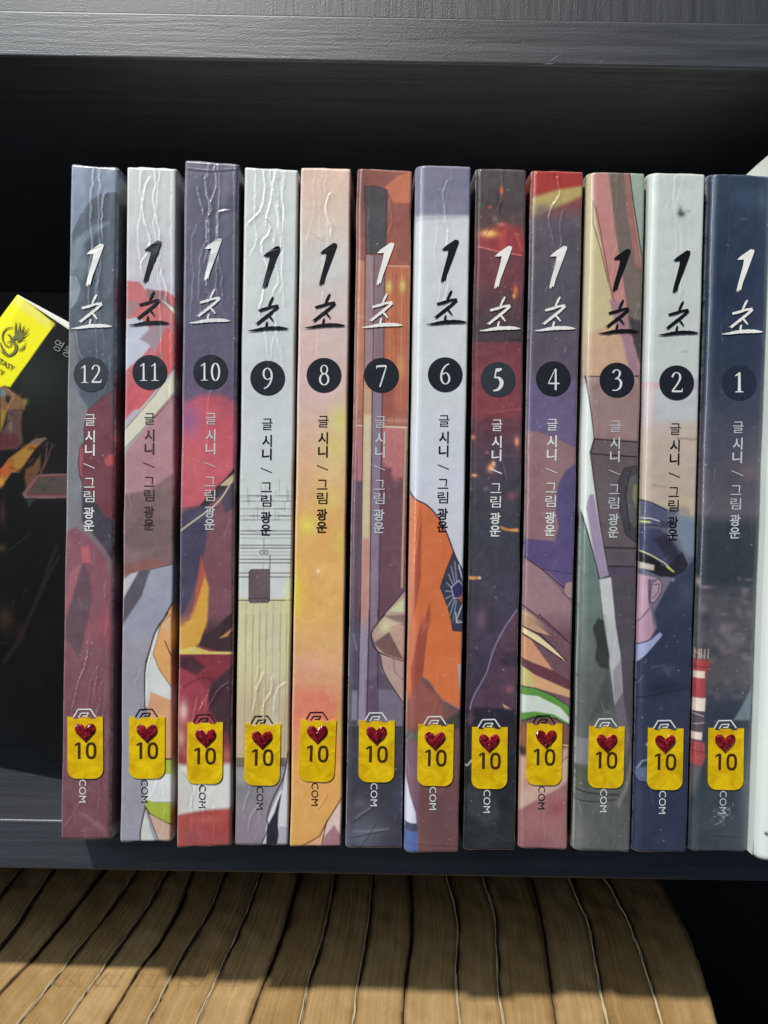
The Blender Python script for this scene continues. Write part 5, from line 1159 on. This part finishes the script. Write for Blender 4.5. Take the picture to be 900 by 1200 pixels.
    # page block: a wedge of white page tops showing above the card, and the rest behind it
    A = [(20.5, 345.2), (330, 512)]; f0 = on_y(21, 345.2, Y + .0012); f1 = on_y(356, 527.0, Y + .0012)
    lo0 = on_y(22, 349, Y + .0012); lo1 = on_y(140, 434, Y + .0012); bl = on_y(-247, 706, Y + .0012); br = on_y(83, 896, Y + .0012)
    fr = np.array([f0, f1, br, bl]); bk = fr + [0, .014, 0]
    mesh_obj('page_block', np.concatenate([fr, bk]), [(0, 1, 2, 3), (7, 6, 5, 4), (0, 4, 5, 1), (1, 5, 6, 2), (2, 6, 7, 3), (3, 7, 4, 0)], M_page, root, False)
    bc = fr + [0, .0143, 0]; bd_ = bc + [0, .0005, 0]
    mesh_obj('cover', np.concatenate([bc, bd_]), [(0, 1, 2, 3), (7, 6, 5, 4), (0, 4, 5, 1), (1, 5, 6, 2), (2, 6, 7, 3), (3, 7, 4, 0)], M_black_ink, root, False)
M_matte = printed('matt_printed_card', .55, .15, .12, 700)
M_logo = plain('grey_emblem_print', (112, 112, 62), .5, .3)
M_dimink = plain('grey_lettering_print', (120, 124, 122), .5, .3)
leaning()

# ------------------------------------------------------------------ old paperbacks below, seen from their heads
LN = [  # joint lines between neighbouring books in the photo, front to back
 [(-170, 1200), (-120, 1140), (-75, 1085), (-32, 1030)],
 [(-115, 1200), (-70, 1135), (-25, 1082), (14, 1030)],
 [(-62, 1200), (-25, 1140), (18, 1086), (52, 1032)],
 [(-30, 1200), (2, 1160), (38, 1124), (80, 1074), (112, 1032)],
 [(23, 1197), (60, 1152), (95, 1108), (124, 1072), (152, 1032)],
 [(76, 1197), (120, 1136), (150, 1094), (172, 1064), (191, 1030)],
 [(126, 1197), (162, 1137), (186, 1108), (214, 1056), (223, 1028)],
 [(173, 1197), (200, 1145), (222, 1105), (245, 1070), (261, 1028)],
 [(231, 1197), (250, 1155), (265, 1122), (288, 1072), (304, 1028)],
 [(292, 1197), (305, 1160), (320, 1125), (334, 1085), (349, 1029)],
 [(352, 1197), (362, 1148), (378, 1100), (386, 1062), (391, 1029)],
 [(414, 1197), (418, 1160), (425, 1125), (432, 1080), (436, 1033)],
 [(472, 1197), (474, 1150), (481, 1105), (482, 1062), (479, 1033)],
 [(539, 1197), (534, 1150), (537, 1085), (533, 1060), (525, 1033)],
 [(590, 1197), (584, 1160), (582, 1110), (581, 1075), (568, 1034)],
 [(651, 1197), (645, 1160), (639, 1110), (632, 1070), (622, 1036)],
 [(712, 1197), (703, 1160), (697, 1120), (690, 1080), (675, 1050), (670, 1036)],
 [(775, 1197), (765, 1160), (750, 1115), (735, 1075), (713, 1037)],
 [(840, 1197), (825, 1145), (807, 1095), (790, 1062), (776, 1036)]]
DESC = ['farthest back in the lower left corner', 'filling the lower left corner above the shadow line', 'first sunlit one from the left edge', 'second sunlit one from the left edge',
        'third sunlit one from the left, faintly stamped', 'below the slate and maroon spine', 'pinched narrow at the back, below the pale lime-banded spine',
        'below the violet spine with red foot', 'below the wrinkled white and beige spine', 'below the golden clouded spine, seam curving right', 'below the rusty red spine', 'with almost upright seams, below the orange sleeve spine',
        'below the dark spine with sparks', 'below the green striped sleeve spine', 'below the tan and grey strap spine', 'below the peaked cap figure', 'second from the right end of the lower row', 'outermost at the right end beside the dark gap']
def old_book(i):
    zt = z_bot - .0475 - .0075 * (i / 17) + random.uniform(-.0002, .0002)
    def line(pts):
        p = np.array(pts, float); W = on_z(p[:, 0], p[:, 1], zt)      # world points front -> back
        o = np.argsort(W[:, 1]); W = W[o]
        ys = np.linspace(.232, .372, 240)
        x = np.interp(ys, W[:, 1], W[:, 0])
        s0 = (W[1, 0] - W[0, 0]) / (W[1, 1] - W[0, 1]); x = np.where(ys < W[0, 1], W[0, 0] + s0 * (ys - W[0, 1]), x)
        s1 = (W[-1, 0] - W[-2, 0]) / (W[-1, 1] - W[-2, 1]) * .6; x = np.where(ys > W[-1, 1], W[-1, 0] + s1 * (ys - W[-1, 1]), x)
        k = np.ones(21) / 21; xp = np.pad(x, 10, mode='edge'); xs = np.convolve(xp, k, 'valid'); xs[:8] = x[:8] * 0 + xs[8] + (ys[:8] - ys[8]) * s0
        return xs, ys
    xl, ys = line(LN[i]); xr, _ = line(LN[i + 1])
    front = np.array([(xl[0] + xr[0]) / 2, ys[0], zl])
    root = empty('old_paperback', (float(front[0]), .3, zl), 'yellowed paperback seen from above, ' + DESC[i], 'book', 'old paperbacks on the lower shelf')
    nc = 40; U = np.linspace(0, 1, nc)[None]; ins = .00022
    jit = (vnoise(ys * 4000, ys * 0 + i, 14, 200 + i) - .5)[:, None] * .0005
    X = (xl[:, None] + ins) * (1 - U) + (xr[:, None] - ins) * U + jit
    Yy = np.repeat(ys[:, None], nc, 1)
    rr = np.random.default_rng(300 + i)
    crown = (1 - np.abs(2 * U - 1) ** 9) * .0003 + (vnoise(U * 400 + i * 99 + Yy * 0, Yy * 160, 5, 210 + i) - .5) * .00016
    Zz = zt - .0005 + crown + (vnoise(X * 900, Yy * 700, 6, 220 + i) - .5) * .0006
    P = np.stack([X, Yy, Zz], -1)
    # photo coordinates only to place the faint library stamp
    v = P.reshape(-1, 3) @ RM; PX = 450 + F * v[:, 0] / -v[:, 2]; PY = 600 - F * v[:, 1] / -v[:, 2]
    a = Art(PX, PY); base = np.array([166, 136, 92.]) + rr.normal(0, 5); a.c[:] = base
    UU = (U + 0 * Yy).ravel(); st = (vnoise(UU * 300 + i * 31, Yy.ravel() * 90, 5, 230 + i) - .5) + .7 * (vnoise(UU * 60, Yy.ravel() * 60, 5, 231 + i) - .5)
    a.c += (st * 15)[:, None] * np.array([1, 1, 1.1]); a.mottle(14, 22, 240 + i); a.mottle(4, 10, 250 + i)
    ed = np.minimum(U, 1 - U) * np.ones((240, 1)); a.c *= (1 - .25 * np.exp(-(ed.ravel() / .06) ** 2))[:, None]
    if 4 <= i <= 10:
        cx = [0, 0, 78, 122, 166, 214, 262, 312, 352][i - 2]
        for k, (dx, y0, y1) in enumerate(((-16, 1142, 1158), (-4, 1158, 1140), (4, 1142, 1160), (16, 1158, 1143))):
            if i % 2: dx += 2
            a.l(None, [(cx + dx - 6 + rr.normal(0, 2), y0 + rr.normal(0, 2)), (cx + dx + 6 + rr.normal(0, 2), y1 - abs(rr.normal(0, 5)))], 1.5, (92, 66, 40), .2 + .3 * rr.random())
        a.l(None, [(cx - 22, 1154), (cx + 18, 1156)], 1.3, (120, 92, 60), .4); a.l(None, [(cx - 18, 1141), (cx + 20, 1143)], 1.2, (120, 92, 60), .3)
    # block: top sheet plus front skirt
    front_row = P[0].copy(); low = front_row.copy(); low[:, 2] = zl + .001
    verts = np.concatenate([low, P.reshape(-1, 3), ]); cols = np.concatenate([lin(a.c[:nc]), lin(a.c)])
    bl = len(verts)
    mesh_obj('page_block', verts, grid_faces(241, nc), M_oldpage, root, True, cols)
    for side, xx in ((-1, xl), (1, xr)):
        th = .00030 if (i + (side > 0)) % 3 else .0002; x0 = xx + (-side) * .00004; x1 = x0 - side * th
        tz = zt + .0001 + (vnoise(ys * 3000, ys * 0, 20, 260 + i + side) - .5) * .0009
        x0 = x0 + (vnoise(ys * 3000, ys * 0 + 4, 12, 280 + i + side) - .5) * .00035; x1 = x0 - side * th
        A = np.stack([np.stack([x0, ys, np.full_like(ys, zl + .0005)], -1), np.stack([x0, ys, tz], -1), np.stack([x1, ys, tz], -1), np.stack([x1, ys, np.full_like(ys, zl + .0005)], -1)], 1)
        mesh_obj('cover', A.reshape(-1, 3), grid_faces(240, 4), M_oldcover if (i + (side > 0)) % 3 else M_oldcoverd, root, True)
    # spine card closing the front
for i in range(18): old_book(i)
